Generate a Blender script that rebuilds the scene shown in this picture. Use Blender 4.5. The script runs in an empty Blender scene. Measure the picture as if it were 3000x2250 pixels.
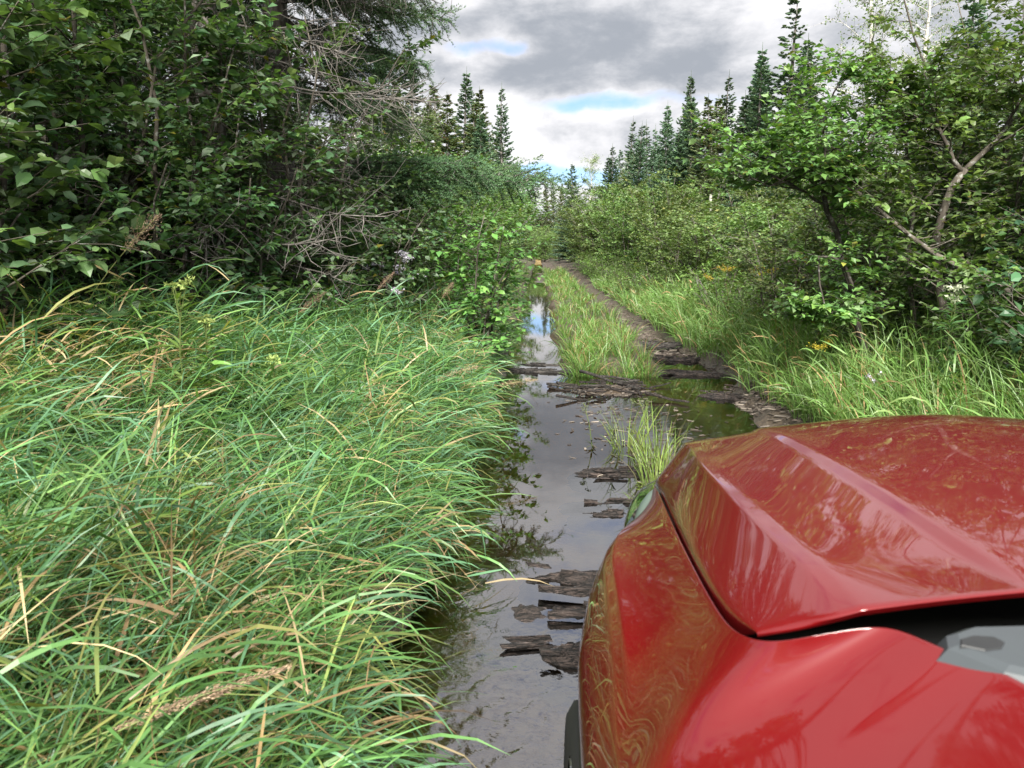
import bpy, math, random
import numpy as np
from mathutils import Vector, Matrix

R = math.radians
scene = bpy.context.scene
COL = scene.collection
rng = np.random.default_rng(11)
random.seed(11)

# ------------------------------------------------------------------ camera
cam_d = bpy.data.cameras.new("camera")
cam_d.sensor_width = 36.0
cam_d.lens = 27.0
cam_d.clip_start = 0.03
cam_d.clip_end = 3000
cam = bpy.data.objects.new("camera", cam_d)
COL.objects.link(cam)
cam.location = (0, 0, 1.3)
cam.rotation_euler = (R(90 - 9.9), 0, R(2.0))
scene.camera = cam
cam_d.dof.use_dof = True
cam_d.dof.focus_distance = 4.6
cam_d.dof.aperture_fstop = 8.0

SUN_EL, SUN_AZ = 40.0, 178.0          # azimuth clockwise from +Y
SUN_STRENGTH, SUN_ANGLE = 5.0, 18.0
SKY_STRENGTH = 0.1
EXPOSURE = 1.35


def px_dir(U, V):
    """unit direction through a point of the 2212 px wide photograph (used for placing clouds)"""
    u, v = U * 1024 / 2212, V * 1024 / 2212
    xc, yc = (u - 512) / 768, (384 - v) / 768
    th, yw = R(9.9), R(2.0)
    d = Vector((xc, math.cos(th) + yc * math.sin(th), -math.sin(th) + yc * math.cos(th)))
    return Vector((math.cos(yw) * d.x - math.sin(yw) * d.y, math.sin(yw) * d.x + math.cos(yw) * d.y, d.z)).normalized()


# ------------------------------------------------------------------ world
world = bpy.data.worlds.new("World")
scene.world = world
world.use_nodes = True
nt = world.node_tree
nt.nodes.clear()


class NB:
    def __init__(self, tree):
        self.t = tree

    def n(self, typ, **kw):
        nd = self.t.nodes.new(typ)
        for k, v in kw.items():
            setattr(nd, k, v)
        return nd

    def link(self, a, b):
        self.t.links.new(a, b)

    def put(self, sock, v):
        if hasattr(v, "is_output"):
            self.link(v, sock)
        else:
            sock.default_value = v

    def m(self, op, a, b=0.0, c=None, clamp=False):
        nd = self.n("ShaderNodeMath", operation=op)
        nd.use_clamp = clamp
        self.put(nd.inputs[0], a)
        self.put(nd.inputs[1], b)
        if c is not None:
            self.put(nd.inputs[2], c)
        return nd.outputs[0]

    def vm(self, op, a, b=None):
        nd = self.n("ShaderNodeVectorMath", operation=op)
        self.put(nd.inputs[0], a)
        if b is not None:
            self.put(nd.inputs[1], b)
        return nd.outputs["Value"] if op in ("DOT_PRODUCT", "LENGTH") else nd.outputs[0]

    def noise(self, vec, scale, detail=4, rough=0.5, dist=0.0):
        nd = self.n("ShaderNodeTexNoise")
        if vec is not None:
            self.link(vec, nd.inputs["Vector"])
        nd.inputs["Scale"].default_value = scale
        nd.inputs["Detail"].default_value = detail
        nd.inputs["Roughness"].default_value = rough
        nd.inputs["Distortion"].default_value = dist
        return nd.outputs[0]

    def step(self, x, lo, hi, a=0.0, b=1.0):
        nd = self.n("ShaderNodeMapRange", interpolation_type="SMOOTHSTEP")
        self.put(nd.inputs[0], x)
        nd.inputs[1].default_value = lo
        nd.inputs[2].default_value = hi
        nd.inputs[3].default_value = a
        nd.inputs[4].default_value = b
        return nd.outputs[0]

    def mix(self, f, a, b, blend="MIX"):
        nd = self.n("ShaderNodeMix", data_type="RGBA", blend_type=blend)
        self.put(nd.inputs[0], f)
        for s, v in ((nd.inputs[6], a), (nd.inputs[7], b)):
            if hasattr(v, "is_output"):
                self.link(v, s)
            else:
                s.default_value = (v[0], v[1], v[2], 1)
        return nd.outputs[2]


W = NB(nt)
out = W.n("ShaderNodeOutputWorld")
bg = W.n("ShaderNodeBackground")
bg.inputs[1].default_value = SKY_STRENGTH
W.link(bg.outputs[0], out.inputs[0])
sky = W.n("ShaderNodeTexSky", sky_type="NISHITA")
sky.sun_disc = False
sky.sun_elevation = R(SUN_EL)
sky.sun_rotation = R(SUN_AZ)
sky.air_density = 1.0
sky.dust_density = 0.6
sky.ozone_density = 2.0
tc = W.n("ShaderNodeTexCoord")
D = tc.outputs["Generated"]


tcw = W.n("ShaderNodeTexNoise")
W.link(D, tcw.inputs["Vector"])
tcw.inputs["Scale"].default_value = 9.0
tcw.inputs["Detail"].default_value = 6
DW = W.vm("ADD", D, W.vm("MULTIPLY", W.vm("SUBTRACT", tcw.outputs[1], (.5, .5, .5)), (.13, .13, .06)))


def blob(U, V, ra, re):
    c = px_dir(U, V)
    rt = c.cross(Vector((0, 0, 1))).normalized()
    up = rt.cross(c).normalized()
    a = W.vm("DOT_PRODUCT", DW, tuple(rt / ra))
    b = W.vm("DOT_PRODUCT", DW, tuple(up / re))
    f = W.m("GREATER_THAN", W.vm("DOT_PRODUCT", D, tuple(c)), 0.0)
    q = W.m("ADD", W.m("MULTIPLY", a, a), W.m("MULTIPLY", b, b))
    return W.m("MULTIPLY", W.m("EXPONENT", W.m("MULTIPLY", q, -1.0)), f)


dz = W.vm("MULTIPLY", D, (1.0, 1.0, 2.1))
n1 = W.noise(dz, 3.0, 9, 0.56, 0.25)
n2 = W.noise(W.vm("ADD", dz, (4.3, 1.7, 2.2)), 5.5, 8, 0.6, 0.3)
n3 = W.noise(W.vm("ADD", dz, (9.1, 3.3, 0.4)), 13.0, 6, 0.6, 0.2)
cov = W.m("ADD", W.m("MULTIPLY", n1, 0.75), W.m("MULTIPLY", n3, 0.25))
cov = W.m("ADD", cov, 0.07)
for U, V, ra, re, k in ((1060, 84, .07, .014, -.32), (1320, 226, .13, .018, -.42), (1210, 375, .13, .013, -.32),
                        (1400, 120, .50, .085, .20), (1400, 290, .16, .035, .16), (1180, 330, .12, .03, .10),
                        (1150, 410, .15, .012, .12), (1080, 265, .05, .02, .1)):
    cov = W.m("ADD", cov, W.m("MULTIPLY", blob(U, V, ra, re), k))
szc = W.n("ShaderNodeSeparateXYZ")
W.link(D, szc.inputs[0])
cov = W.m("ADD", cov, W.m("MULTIPLY", W.step(szc.outputs[2], .27, .40), .07))
mask = W.step(cov, 0.38, 0.60)
thick = W.m("ADD", W.m("MULTIPLY", cov, 0.75), W.m("MULTIPLY", n2, 0.5))
for U, V, ra, re, k in ((1300, 150, .55, .05, .10), (1400, 265, .16, .03, -.22), (1180, 340, .14, .045, -.16),
                        (1150, 410, .15, .02, -.12), (1760, 60, .07, .1, -.12), (950, 200, .08, .08, -.07)):
    thick = W.m("ADD", thick, W.m("MULTIPLY", blob(U, V, ra, re), k))
sz = W.n("ShaderNodeSeparateXYZ")
W.link(D, sz.inputs[0])
thick = W.m("ADD", thick, W.m("MULTIPLY", W.step(sz.outputs[2], .26, .45), -.34))
thick = W.m("ADD", thick, W.m("MULTIPLY", W.m("SUBTRACT", n3, .5), .55))
dark = W.step(thick, 0.50, 1.02)
ccol = W.mix(dark, (4.4, 4.36, 4.46), (1.7, 1.83, 2.06))
W.link(W.mix(mask, W.mix(1.0, sky.outputs[0], (.54, .62, .82), "MULTIPLY"), ccol), bg.inputs[0])

# ------------------------------------------------------------------ sun
sd = bpy.data.lights.new("sun", "SUN")
sd.energy = SUN_STRENGTH
sd.angle = R(SUN_ANGLE)
sd.color = (1.0, 0.96, 0.88)
sun = bpy.data.objects.new("sun", sd)
COL.objects.link(sun)
sv = Vector((math.sin(R(SUN_AZ)) * math.cos(R(SUN_EL)), math.cos(R(SUN_AZ)) * math.cos(R(SUN_EL)), math.sin(R(SUN_EL))))
sun.rotation_euler = sv.to_track_quat("Z", "Y").to_euler()
sun.location = (0, -8, 20)

vs = scene.view_settings
vs.view_transform = "Standard"
vs.look = "None"
vs.exposure = EXPOSURE
vs.gamma = 1.0
vs.use_curve_mapping = False
cy = scene.cycles
cy.use_denoising = True
cy.max_bounces = 8
cy.diffuse_bounces = 5
cy.glossy_bounces = 3
cy.transmission_bounces = 4
cy.transparent_max_bounces = 8
cy.sample_clamp_indirect = 6
cy.caustics_reflective = False
cy.caustics_refractive = False


# ------------------------------------------------------------------ helpers
def tag(o, label=None, cat=None, group=None, kind=None):
    if label: o["label"] = label
    if cat: o["category"] = cat
    if group: o["group"] = group
    if kind: o["kind"] = kind
    return o


def empty(name, loc, rz=0.0):
    o = bpy.data.objects.new(name, None)
    o.empty_display_size = 0.1
    COL.objects.link(o)
    o.location = loc
    o.rotation_euler = (0, 0, rz)
    return o


class G:
    """collects vertices and faces, becomes ONE mesh"""

    def __init__(self):
        self.V, self.Q, self.T, self.C, self.n = [], [], [], [], 0

    def add(self, V, Q=None, T=None, tint=(1, 1, 1)):
        V = np.asarray(V, float).reshape(-1, 3)
        if Q is not None and len(Q): self.Q.append(np.asarray(Q, int).reshape(-1, 4) + self.n)
        if T is not None and len(T): self.T.append(np.asarray(T, int).reshape(-1, 3) + self.n)
        c = np.asarray(tint, float)
        if c.ndim == 1: c = np.repeat(c[None, :], len(V), 0)
        self.C.append(c)
        self.V.append(V)
        self.n += len(V)
        return self

    def mesh(self, name, mat, smooth=False):
        V = np.concatenate(self.V)
        C = np.concatenate(self.C)
        Q = np.concatenate(self.Q) if self.Q else np.zeros((0, 4), int)
        T = np.concatenate(self.T) if self.T else np.zeros((0, 3), int)
        me = bpy.data.meshes.new(name)
        me.vertices.add(len(V))
        me.vertices.foreach_set("co", V.astype(np.float32).ravel())
        idx = np.concatenate([Q.ravel(), T.ravel()]).astype(np.int32)
        me.loops.add(len(idx))
        me.loops.foreach_set("vertex_index", idx)
        st = np.concatenate([np.arange(len(Q)) * 4, len(Q) * 4 + np.arange(len(T)) * 3]).astype(np.int32)
        me.polygons.add(len(st))
        me.polygons.foreach_set("loop_start", st)
        me.update(calc_edges=True)
        at = me.attributes.new("tint", "FLOAT_COLOR", "POINT")
        at.data.foreach_set("color", np.concatenate([C, np.ones((len(C), 1))], 1).astype(np.float32).ravel())
        me.polygons.foreach_set("use_smooth", np.full(len(st), bool(smooth)))
        me.materials.append(mat)
        return me

    def build(self, name, mat, parent=None, smooth=False):
        o = bpy.data.objects.new(name, self.mesh(name, mat, smooth))
        COL.objects.link(o)
        if parent: o.parent = parent
        return o


def link_mesh(name, me, parent=None, M=None):
    o = bpy.data.objects.new(name, me)
    COL.objects.link(o)
    if parent: o.parent = parent
    if M is not None: o.matrix_local = M
    return o


KIDS = {}


def copy_tree(o, parent=None):
    kids = list(o.children)
    c = o.copy()
    COL.objects.link(c)
    if parent: c.parent = parent
    for ch in kids:
        copy_tree(ch, c)
    return c


def nrm(a):
    a = np.asarray(a, float)
    return a / np.maximum(np.linalg.norm(a, axis=-1, keepdims=True), 1e-9)


def tube(path, radii, k=5, cap=True):
    P = np.asarray(path, float)
    r = np.broadcast_to(np.asarray(radii, float), (len(P),))
    t = nrm(np.gradient(P, axis=0))
    ref = np.array([0.31, 0.17, 0.93]) if abs(t[:, 2]).mean() < 0.8 else np.array([1.0, 0.2, 0.1])
    a = nrm(np.cross(t, ref))
    b = np.cross(t, a)
    ang = np.arange(k) * 2 * np.pi / k
    V = P[:, None, :] + r[:, None, None] * (np.cos(ang)[None, :, None] * a[:, None, :] + np.sin(ang)[None, :, None] * b[:, None, :])
    V = V.reshape(-1, 3)
    i = np.arange(len(P) - 1)[:, None] * k
    j = np.arange(k)[None, :]
    j2 = (j + 1) % k
    Q = np.stack([i + j, i + j2, i + k + j2, i + k + j], -1).reshape(-1, 4)
    T = []
    if cap and k >= 3:
        e = (len(P) - 1) * k
        T = [(e, e + q, e + q + 1) for q in range(1, k - 1)] + [(0, q + 1, q) for q in range(1, k - 1)]
    return V, Q, T


def wobble(a, b, n, amp, r, sag=0.0):
    a, b = np.asarray(a, float), np.asarray(b, float)
    s = np.linspace(0, 1, n)[:, None]
    P = a + (b - a) * s
    off = np.cumsum(r.normal(0, amp, (n, 3)), 0)
    off -= off[:1]
    P = P + off * np.minimum(s * 1.5, 1)
    P[:, 2] -= sag * 4 * (s * (1 - s))[:, 0]
    return P


# leaf templates: x along leaf, y across, z up
LEAF8 = (np.array([[0, 0, 0], [.28, .30, .10], [.34, 0, .02], [.30, -.31, .06], [.70, .28, .03], [.72, 0, -.05], [.68, -.26, .07], [1, .02, -.18]]),
         np.array([[1, 4, 5, 2], [2, 5, 6, 3]]), np.array([[0, 1, 2], [0, 2, 3], [4, 7, 5], [5, 7, 6]]))
LEAF5 = (np.array([[0, 0, 0], [.42, .31, .08], [.5, 0, -.02], [.46, -.31, .06], [1, .02, -.16]]), np.zeros((0, 4), int), np.array([[0, 2, 1], [1, 2, 4], [0, 3, 2], [2, 3, 4]]))
LEAF4 = (np.array([[0, 0, 0], [.5, .30, .06], [1, 0, -.06], [.5, -.30, .06]]), np.zeros((0, 4), int), np.array([[0, 1, 2], [0, 2, 3]]) * 1)
LANCE = (np.array([[0, 0, 0], [.3, .09, .03], [.3, 0, 0], [.3, -.09, .03], [.65, .07, -.02], [.65, 0, -.05], [.65, -.07, -.02], [1, 0, -.2]]),
         LEAF8[1], LEAF8[2])


LANCE4 = (LEAF4[0] * np.array([1, .55, 1]), LEAF4[1], LEAF4[2])


def leaf_frames(pos, dr, up, size):
    x = nrm(dr)
    y = nrm(np.cross(up, x))
    z = np.cross(x, y)
    return np.asarray(pos, float), x, y, z, np.asarray(size, float)


def add_leaves(g, tmpl, fr, tint):
    pos, x, y, z, s = fr
    tv, tq, tt = tmpl
    n, k = len(pos), len(tv)
    V = pos[:, None, :] + s[:, None, None] * (tv[None, :, 0, None] * x[:, None, :] + tv[None, :, 1, None] * y[:, None, :] + tv[None, :, 2, None] * z[:, None, :])
    off = (np.arange(n) * k)[:, None, None]
    Q = (tq[None] + off).reshape(-1, 4) if len(tq) else None
    T = (tt[None] + off).reshape(-1, 3) if len(tt) else None
    g.add(V.reshape(-1, 3), Q, T, np.repeat(tint, k, 0))


def tints(n, r, palette, jit=0.18):
    """palette: list of (weight, rgb)"""
    w = np.array([p[0] for p in palette], float)
    c = np.array([p[1] for p in palette], float)
    i = r.choice(len(palette), n, p=w / w.sum())
    return c[i] * (1 + r.normal(0, jit, (n, 1))).clip(0.5, 1.6)


# ------------------------------------------------------------------ materials
def new_mat(name):
    m = bpy.data.materials.new(name)
    m.use_nodes = True
    m.node_tree.nodes.clear()
    return m, NB(m.node_tree)


def leaf_mat(name, trans=0.35, rough=0.45, spec=0.4, var=0.25, tr_tint=(1.1, 1.15, 0.5)):
    m, b = new_mat(name)
    o = b.n("ShaderNodeOutputMaterial")
    at = b.n("ShaderNodeAttribute", attribute_name="tint")
    oi = b.n("ShaderNodeObjectInfo")
    geo = b.n("ShaderNodeNewGeometry")
    nz = b.noise(geo.outputs["Position"], 2.2, 3)
    hs = b.n("ShaderNodeHueSaturation")
    b.put(hs.inputs["Hue"], b.step(oi.outputs["Random"], 0, 1, 0.485, 0.515))
    b.put(hs.inputs["Value"], b.m("MULTIPLY", b.step(oi.outputs["Random"], 0, 1, 1 - var, 1 + var), b.step(nz, .3, .7, .92, 1.34)))
    b.link(at.outputs["Color"], hs.inputs["Color"])
    p = b.n("ShaderNodeBsdfPrincipled")
    b.link(hs.outputs[0], p.inputs["Base Color"])
    p.inputs["Roughness"].default_value = rough
    p.inputs["Specular IOR Level"].default_value = spec
    t = b.n("ShaderNodeBsdfTranslucent")
    b.link(b.mix(1.0, hs.outputs[0], tr_tint, "MULTIPLY"), t.inputs["Color"])
    mx = b.n("ShaderNodeMixShader")
    mx.inputs[0].default_value = trans
    b.link(p.outputs[0], mx.inputs[1])
    b.link(t.outputs[0], mx.inputs[2])
    b.link(mx.outputs[0], o.inputs[0])
    return m


def bark_mat(name, c1, c2, scale=14, rough=0.85, stretch=(1, 1, .25), bump=0.5, spots=None):
    m, b = new_mat(name)
    o = b.n("ShaderNodeOutputMaterial")
    tcn = b.n("ShaderNodeTexCoord")
    v = b.vm("MULTIPLY", tcn.outputs["Object"], stretch)
    n = b.noise(v, scale, 6, .65)
    c = b.mix(b.step(n, .35, .65), c1, c2)
    if spots:
        n2 = b.noise(tcn.outputs["Object"], 22, 4, .6)
        c = b.mix(b.step(n2, .56, .64), c, spots)
    p = b.n("ShaderNodeBsdfPrincipled")
    b.link(c, p.inputs["Base Color"])
    p.inputs["Roughness"].default_value = rough
    p.inputs["Specular IOR Level"].default_value = 0.25
    bm = b.n("ShaderNodeBump")
    bm.inputs["Strength"].default_value = bump
    bm.inputs["Distance"].default_value = 0.01
    b.link(n, bm.inputs["Height"])
    b.link(bm.outputs[0], p.inputs["Normal"])
    b.link(p.outputs[0], o.inputs[0])
    return m


def plain_mat(name, col, rough=0.5, metal=0.0, spec=0.5, noise=0.0, scale=20):
    m, b = new_mat(name)
    o = b.n("ShaderNodeOutputMaterial")
    p = b.n("ShaderNodeBsdfPrincipled")
    tcn = b.n("ShaderNodeTexCoord")
    n = b.noise(tcn.outputs["Object"], scale, 4, .6)
    b.link(b.mix(n, tuple(c * (1 - noise) for c in col), tuple(min(1, c * (1 + noise)) for c in col)), p.inputs["Base Color"])
    p.inputs["Roughness"].default_value = rough
    p.inputs["Metallic"].default_value = metal
    p.inputs["Specular IOR Level"].default_value = spec
    b.link(p.outputs[0], o.inputs[0])
    return m


M_LEAF = leaf_mat("leaf")
M_GRASS = leaf_mat("grass_blade", trans=0.35, rough=0.42, spec=0.45, var=0.0)
M_NEEDLE = leaf_mat("needles", trans=0.15, rough=0.55, spec=0.3)
M_FLOWER = leaf_mat("petal", trans=0.3, rough=0.6, spec=0.2, tr_tint=(1, 1, 1))
M_STEM = bark_mat("alder_bark", (.05, .042, .034), (.12, .105, .085), 18, spots=(.22, .22, .2))
M_TRUNK = bark_mat("spruce_bark", (.07, .06, .052), (.20, .18, .165), 16, spots=(.24, .25, .23), bump=.9)
M_BIRCH = bark_mat("birch_bark", (.35, .33, .30), (.62, .60, .56), 9, stretch=(.4, .4, 2), spots=(.08, .07, .06))
M_DEAD = bark_mat("dead_wood", (.085, .076, .068), (.185, .17, .158), 20, stretch=(1, 1, 1))
M_TAN = leaf_mat("seed_head_fibre", trans=.25, rough=.7, spec=.2, tr_tint=(1, .95, .8))


# ------------------------------------------------------------------ terrain
def sstep(a, b, x):
    t = np.clip((x - a) / (b - a), 0, 1)
    return t * t * (3 - 2 * t)


def vnoise(x, y, s, seed=0):
    """cheap smooth value noise"""
    x, y = np.asarray(x, float) / s, np.asarray(y, float) / s
    xi, yi = np.floor(x).astype(int), np.floor(y).astype(int)
    fx, fy = x - xi, y - yi
    fx, fy = fx * fx * (3 - 2 * fx), fy * fy * (3 - 2 * fy)

    def h(a, b):
        n = (a * 374761393 + b * 668265263 + seed * 974711) & 0x7fffffff
        n = ((n ^ (n >> 13)) * 1274126177) & 0x7fffffff
        return ((n ^ (n >> 16)) & 0xffff) / 65535.0
    return (h(xi, yi) * (1 - fx) + h(xi + 1, yi) * fx) * (1 - fy) + (h(xi, yi + 1) * (1 - fx) + h(xi + 1, yi + 1) * fx) * fy


def gz(x, y):
    x, y = np.asarray(x, float), np.asarray(y, float)
    w = (vnoise(x, y, .8, 3) - .5) * .22 + (vnoise(x, y, .25, 4) - .5) * .08
    xl = x + w
    z = np.full(np.broadcast(x, y).shape, -.13)
    # left bank
    z = z + .24 * sstep(-.22, -.62, xl) + .22 * sstep(-.6, -2.2, xl)
    # right bank
    xr = x + w * 1.2 + .1 * sstep(4.0, 6.2, y) - .22 * sstep(6.2, 8.4, y) - .02
    z = z + .24 * sstep(1.62, 2.02, xr) + .28 * sstep(2.0, 4.2, xr)
    # middle strip and right rut
    far = sstep(7.1, 8.6, y + (vnoise(x, y, .5, 8) - .5) * .9)
    strip = sstep(.16, .38, xl) * sstep(1.42, 1.18, xl)
    z = z + far * strip * .22
    z = z + sstep(7.6, 9.8, y) * sstep(.9, 1.25, xl) * sstep(2.2, 1.9, xl) * (.085 + .10 * sstep(9, 14, y))
    # silt bar at the end of the strip, small tuft island beside the hood
    dam = np.exp(-(((x - .62) / .42) ** 2 + ((y - 7.1) / .33) ** 2))
    z = z + .16 * dam
    z = z + .15 * np.exp(-(((x - .72) / .22) ** 2 + ((y - 4.6) / .75) ** 2))
    # left channel silts up far off
    z = z + .2 * sstep(27, 34, y) * sstep(50, 40, y) * sstep(-.4, -.1, x) * sstep(.5, .3, x)
    z = z + (vnoise(x, y, .18, 5) - .5) * .035 + (vnoise(x, y, 2.6, 6) - .5) * .06 * sstep(1.2, 3, np.abs(x - .8))
    return z


def gz1(x, y):
    return float(gz(np.array([x]), np.array([y]))[0])


xs = np.unique(np.round(np.concatenate([[-900, -300, -120, -60, -30], np.arange(-20, -3, 1.0), np.arange(-3, -.9, .12), np.arange(-.9, 2.6, .04), np.arange(2.6, 6, .15), np.arange(6, 22, 1.2), [30, 60, 120, 300, 900]]), 3))
ys = np.unique(np.round(np.concatenate([[-900, -200, -60, -20, -8, -4], np.arange(-3, 1, .2), np.arange(1, 10, .05), np.arange(10, 20, .15), np.arange(20, 60, .6), np.arange(60, 130, 5), [150, 200, 300, 500, 900]]), 3))
X, Y = np.meshgrid(xs, ys)
Z = gz(X, Y)
nx, ny = len(xs), len(ys)
i = (np.arange(ny - 1)[:, None] * nx + np.arange(nx - 1)[None, :]).ravel()
gt = G().add(np.stack([X, Y, Z], -1).reshape(-1, 3), np.stack([i, i + 1, i + nx + 1, i + nx], -1))
m, b = new_mat("mud")
o = b.n("ShaderNodeOutputMaterial")
geo = b.n("ShaderNodeNewGeometry")
pos = geo.outputs["Position"]
sx = b.n("ShaderNodeSeparateXYZ")
b.link(pos, sx.inputs[0])
n_a, n_b, n_c = b.noise(pos, 3, 6, .6), b.noise(pos, 26, 6, .7), b.noise(pos, 90, 4, .7)
c = b.mix(b.step(n_b, .35, .68), (.036, .026, .018), (.095, .072, .050))
c = b.mix(b.step(n_c, .58, .66), c, (.21, .17, .12))
c = b.mix(b.step(n_c, .40, .33), c, (.022, .017, .012))
c = b.mix(b.m("MULTIPLY", b.step(n_a, .42, .58), b.step(sx.outputs[2], .10, .25)), c, (.05, .062, .024))
c = b.mix(b.step(sx.outputs[2], -.015, -.06), c, b.mix(n_b, (.30, .20, .065), (.50, .35, .14)))
p = b.n("ShaderNodeBsdfPrincipled")
b.link(c, p.inputs["Base Color"])
b.put(p.inputs["Roughness"], b.step(sx.outputs[2], .01, .12, .35, .9))
bm = b.n("ShaderNodeBump")
bm.inputs["Strength"].default_value = .8
bm.inputs["Distance"].default_value = .02
b.link(b.m("ADD", n_b, b.m("MULTIPLY", n_c, .5)), bm.inputs["Height"])
b.link(bm.outputs[0], p.inputs["Normal"])
b.link(p.outputs[0], o.inputs[0])
M_MUD = m
tag(gt.build("ground", M_MUD, smooth=True), kind="structure")

# water sheet, level z = 0
m, b = new_mat("tannin_water")
o = b.n("ShaderNodeOutputMaterial")
geo = b.n("ShaderNodeNewGeometry")
pos = geo.outputs["Position"]
sx = b.n("ShaderNodeSeparateXYZ")
b.link(pos, sx.inputs[0])
near = b.step(sx.outputs[1], 2.75, 1.7, .012, 1.0)
mid = b.m("MULTIPLY", b.step(sx.outputs[1], 4.6, 5.2), b.step(sx.outputs[1], 6.8, 6.2))
mid = b.m("MULTIPLY", mid, b.step(sx.outputs[0], .45, .8))
wn = b.noise(b.vm("MULTIPLY", pos, (1.0, 1.7, 1)), 15, 3, .5, .6)
wv = b.n("ShaderNodeTexWave", wave_type="BANDS", bands_direction="DIAGONAL")
b.link(b.vm("MULTIPLY", pos, (1.3, -1, 1)), wv.inputs["Vector"])
wv.inputs["Scale"].default_value = 4.2
wv.inputs["Distortion"].default_value = 6.0
wv.inputs["Detail"].default_value = 2.5
wv.inputs["Detail Scale"].default_value = 1.6
h = b.m("ADD", b.m("MULTIPLY", wn, .6), b.m("MULTIPLY", wv.outputs[1], .3))
bm = b.n("ShaderNodeBump")
bm.inputs["Distance"].default_value = .012
b.put(bm.inputs["Strength"], b.m("ADD", b.m("MULTIPLY", near, .60), b.m("MULTIPLY", mid, .06)))
b.link(h, bm.inputs["Height"])
gl = b.n("ShaderNodeBsdfGlossy")
gl.inputs["Roughness"].default_value = .015
gl.inputs["Color"].default_value = (1, 1, 1, 1)
b.link(bm.outputs[0], gl.inputs["Normal"])
tr = b.n("ShaderNodeBsdfTransparent")
tr.inputs["Color"].default_value = (.95, .76, .40, 1)
fr = b.n("ShaderNodeFresnel")
fr.inputs["IOR"].default_value = 2.75
b.link(bm.outputs[0], fr.inputs["Normal"])
mx = b.n("ShaderNodeMixShader")
b.link(fr.outputs[0], mx.inputs[0])
b.link(tr.outputs[0], mx.inputs[1])
b.link(gl.outputs[0], mx.inputs[2])
b.link(mx.outputs[0], o.inputs[0])
g = G().add([(-1.6, -3, 0), (2.9, -3, 0), (2.9, 70, 0), (-1.6, 70, 0)], [(0, 1, 2, 3)])
wo = g.build("water", m)
tag(wo, kind="structure")

# ------------------------------------------------------------------ grass
PAL_GRASS = [(5, (.102, .208, .062)), (4, (.092, .198, .098)), (1.6, (.145, .245, .072)), (1.0, (.20, .25, .075)), (.28, (.33, .26, .15)), (.15, (.28, .19, .10))]
PAL_DRY = [(3, (.38, .29, .17)), (2, (.30, .20, .11)), (2, (.15, .22, .05)), (1.5, (.24, .24, .08))]
PAL_SEDGE = [(5, (.12, .225, .055)), (3, (.145, .25, .07)), (2, (.16, .23, .075)), (.7, (.32, .22, .11))]


def blades(g, base, az, L, th0, th1, w, tint, nseg=5, pw=1.2, r=rng):
    n = len(base)
    s = np.linspace(0, 1, nseg + 1)
    th = th0[:, None] + (th1 - th0)[:, None] * s[None] ** pw
    dl = (L / nseg)[:, None]
    thm = (th[:, 1:] + th[:, :-1]) / 2
    hor = np.concatenate([np.zeros((n, 1)), np.cumsum(np.sin(thm) * dl, 1)], 1)
    ver = np.concatenate([np.zeros((n, 1)), np.cumsum(np.cos(thm) * dl, 1)], 1)
    side = r.normal(0, .10, (n, 1)) * L[:, None] * s[None] ** 2
    ca, sa = np.cos(az)[:, None], np.sin(az)[:, None]
    P = np.stack([base[:, 0, None] + ca * hor - sa * side, base[:, 1, None] + sa * hor + ca * side, base[:, 2, None] + ver], -1)
    roll = r.uniform(-.9, .9, n)[:, None] + s[None] * r.normal(0, .6, (n, 1))
    perp = np.stack([-sa * np.ones_like(s), ca * np.ones_like(s), np.zeros((n, nseg + 1))], -1)
    tang = np.stack([ca * np.sin(th), sa * np.sin(th), np.cos(th)], -1)
    nr = np.cross(perp, tang)
    wv_ = perp * np.cos(roll)[..., None] + nr * np.sin(roll)[..., None]
    prof = (np.minimum(1, .55 + s * 1.6) * (1 - s ** 2.2) ** .8)
    hw = (w[:, None] * prof[None] / 2)[..., None]
    A, B = P + wv_ * hw, P - wv_ * hw
    V = np.concatenate([np.stack([A[:, :-1], B[:, :-1]], 2).reshape(n, -1, 3), P[:, -1:, :]], 1)
    k = 2 * nseg + 1
    off = (np.arange(n) * k)[:, None, None]
    q = np.array([[2 * j, 2 * j + 1, 2 * j + 3, 2 * j + 2] for j in range(nseg - 1)])
    t = np.array([[2 * nseg - 2, 2 * nseg - 1, 2 * nseg]])
    g.add(V.reshape(-1, 3), (q[None] + off).reshape(-1, 4), (t[None] + off).reshape(-1, 3), np.repeat(tint, k, 0))


LB_Y = [-2, 1, 3, 5, 7, 9, 12, 20]
LB_X = [-2.6, -2.8, -3.5, -3.5, -2.7, -2.0, -1.6, -1.5]


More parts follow.
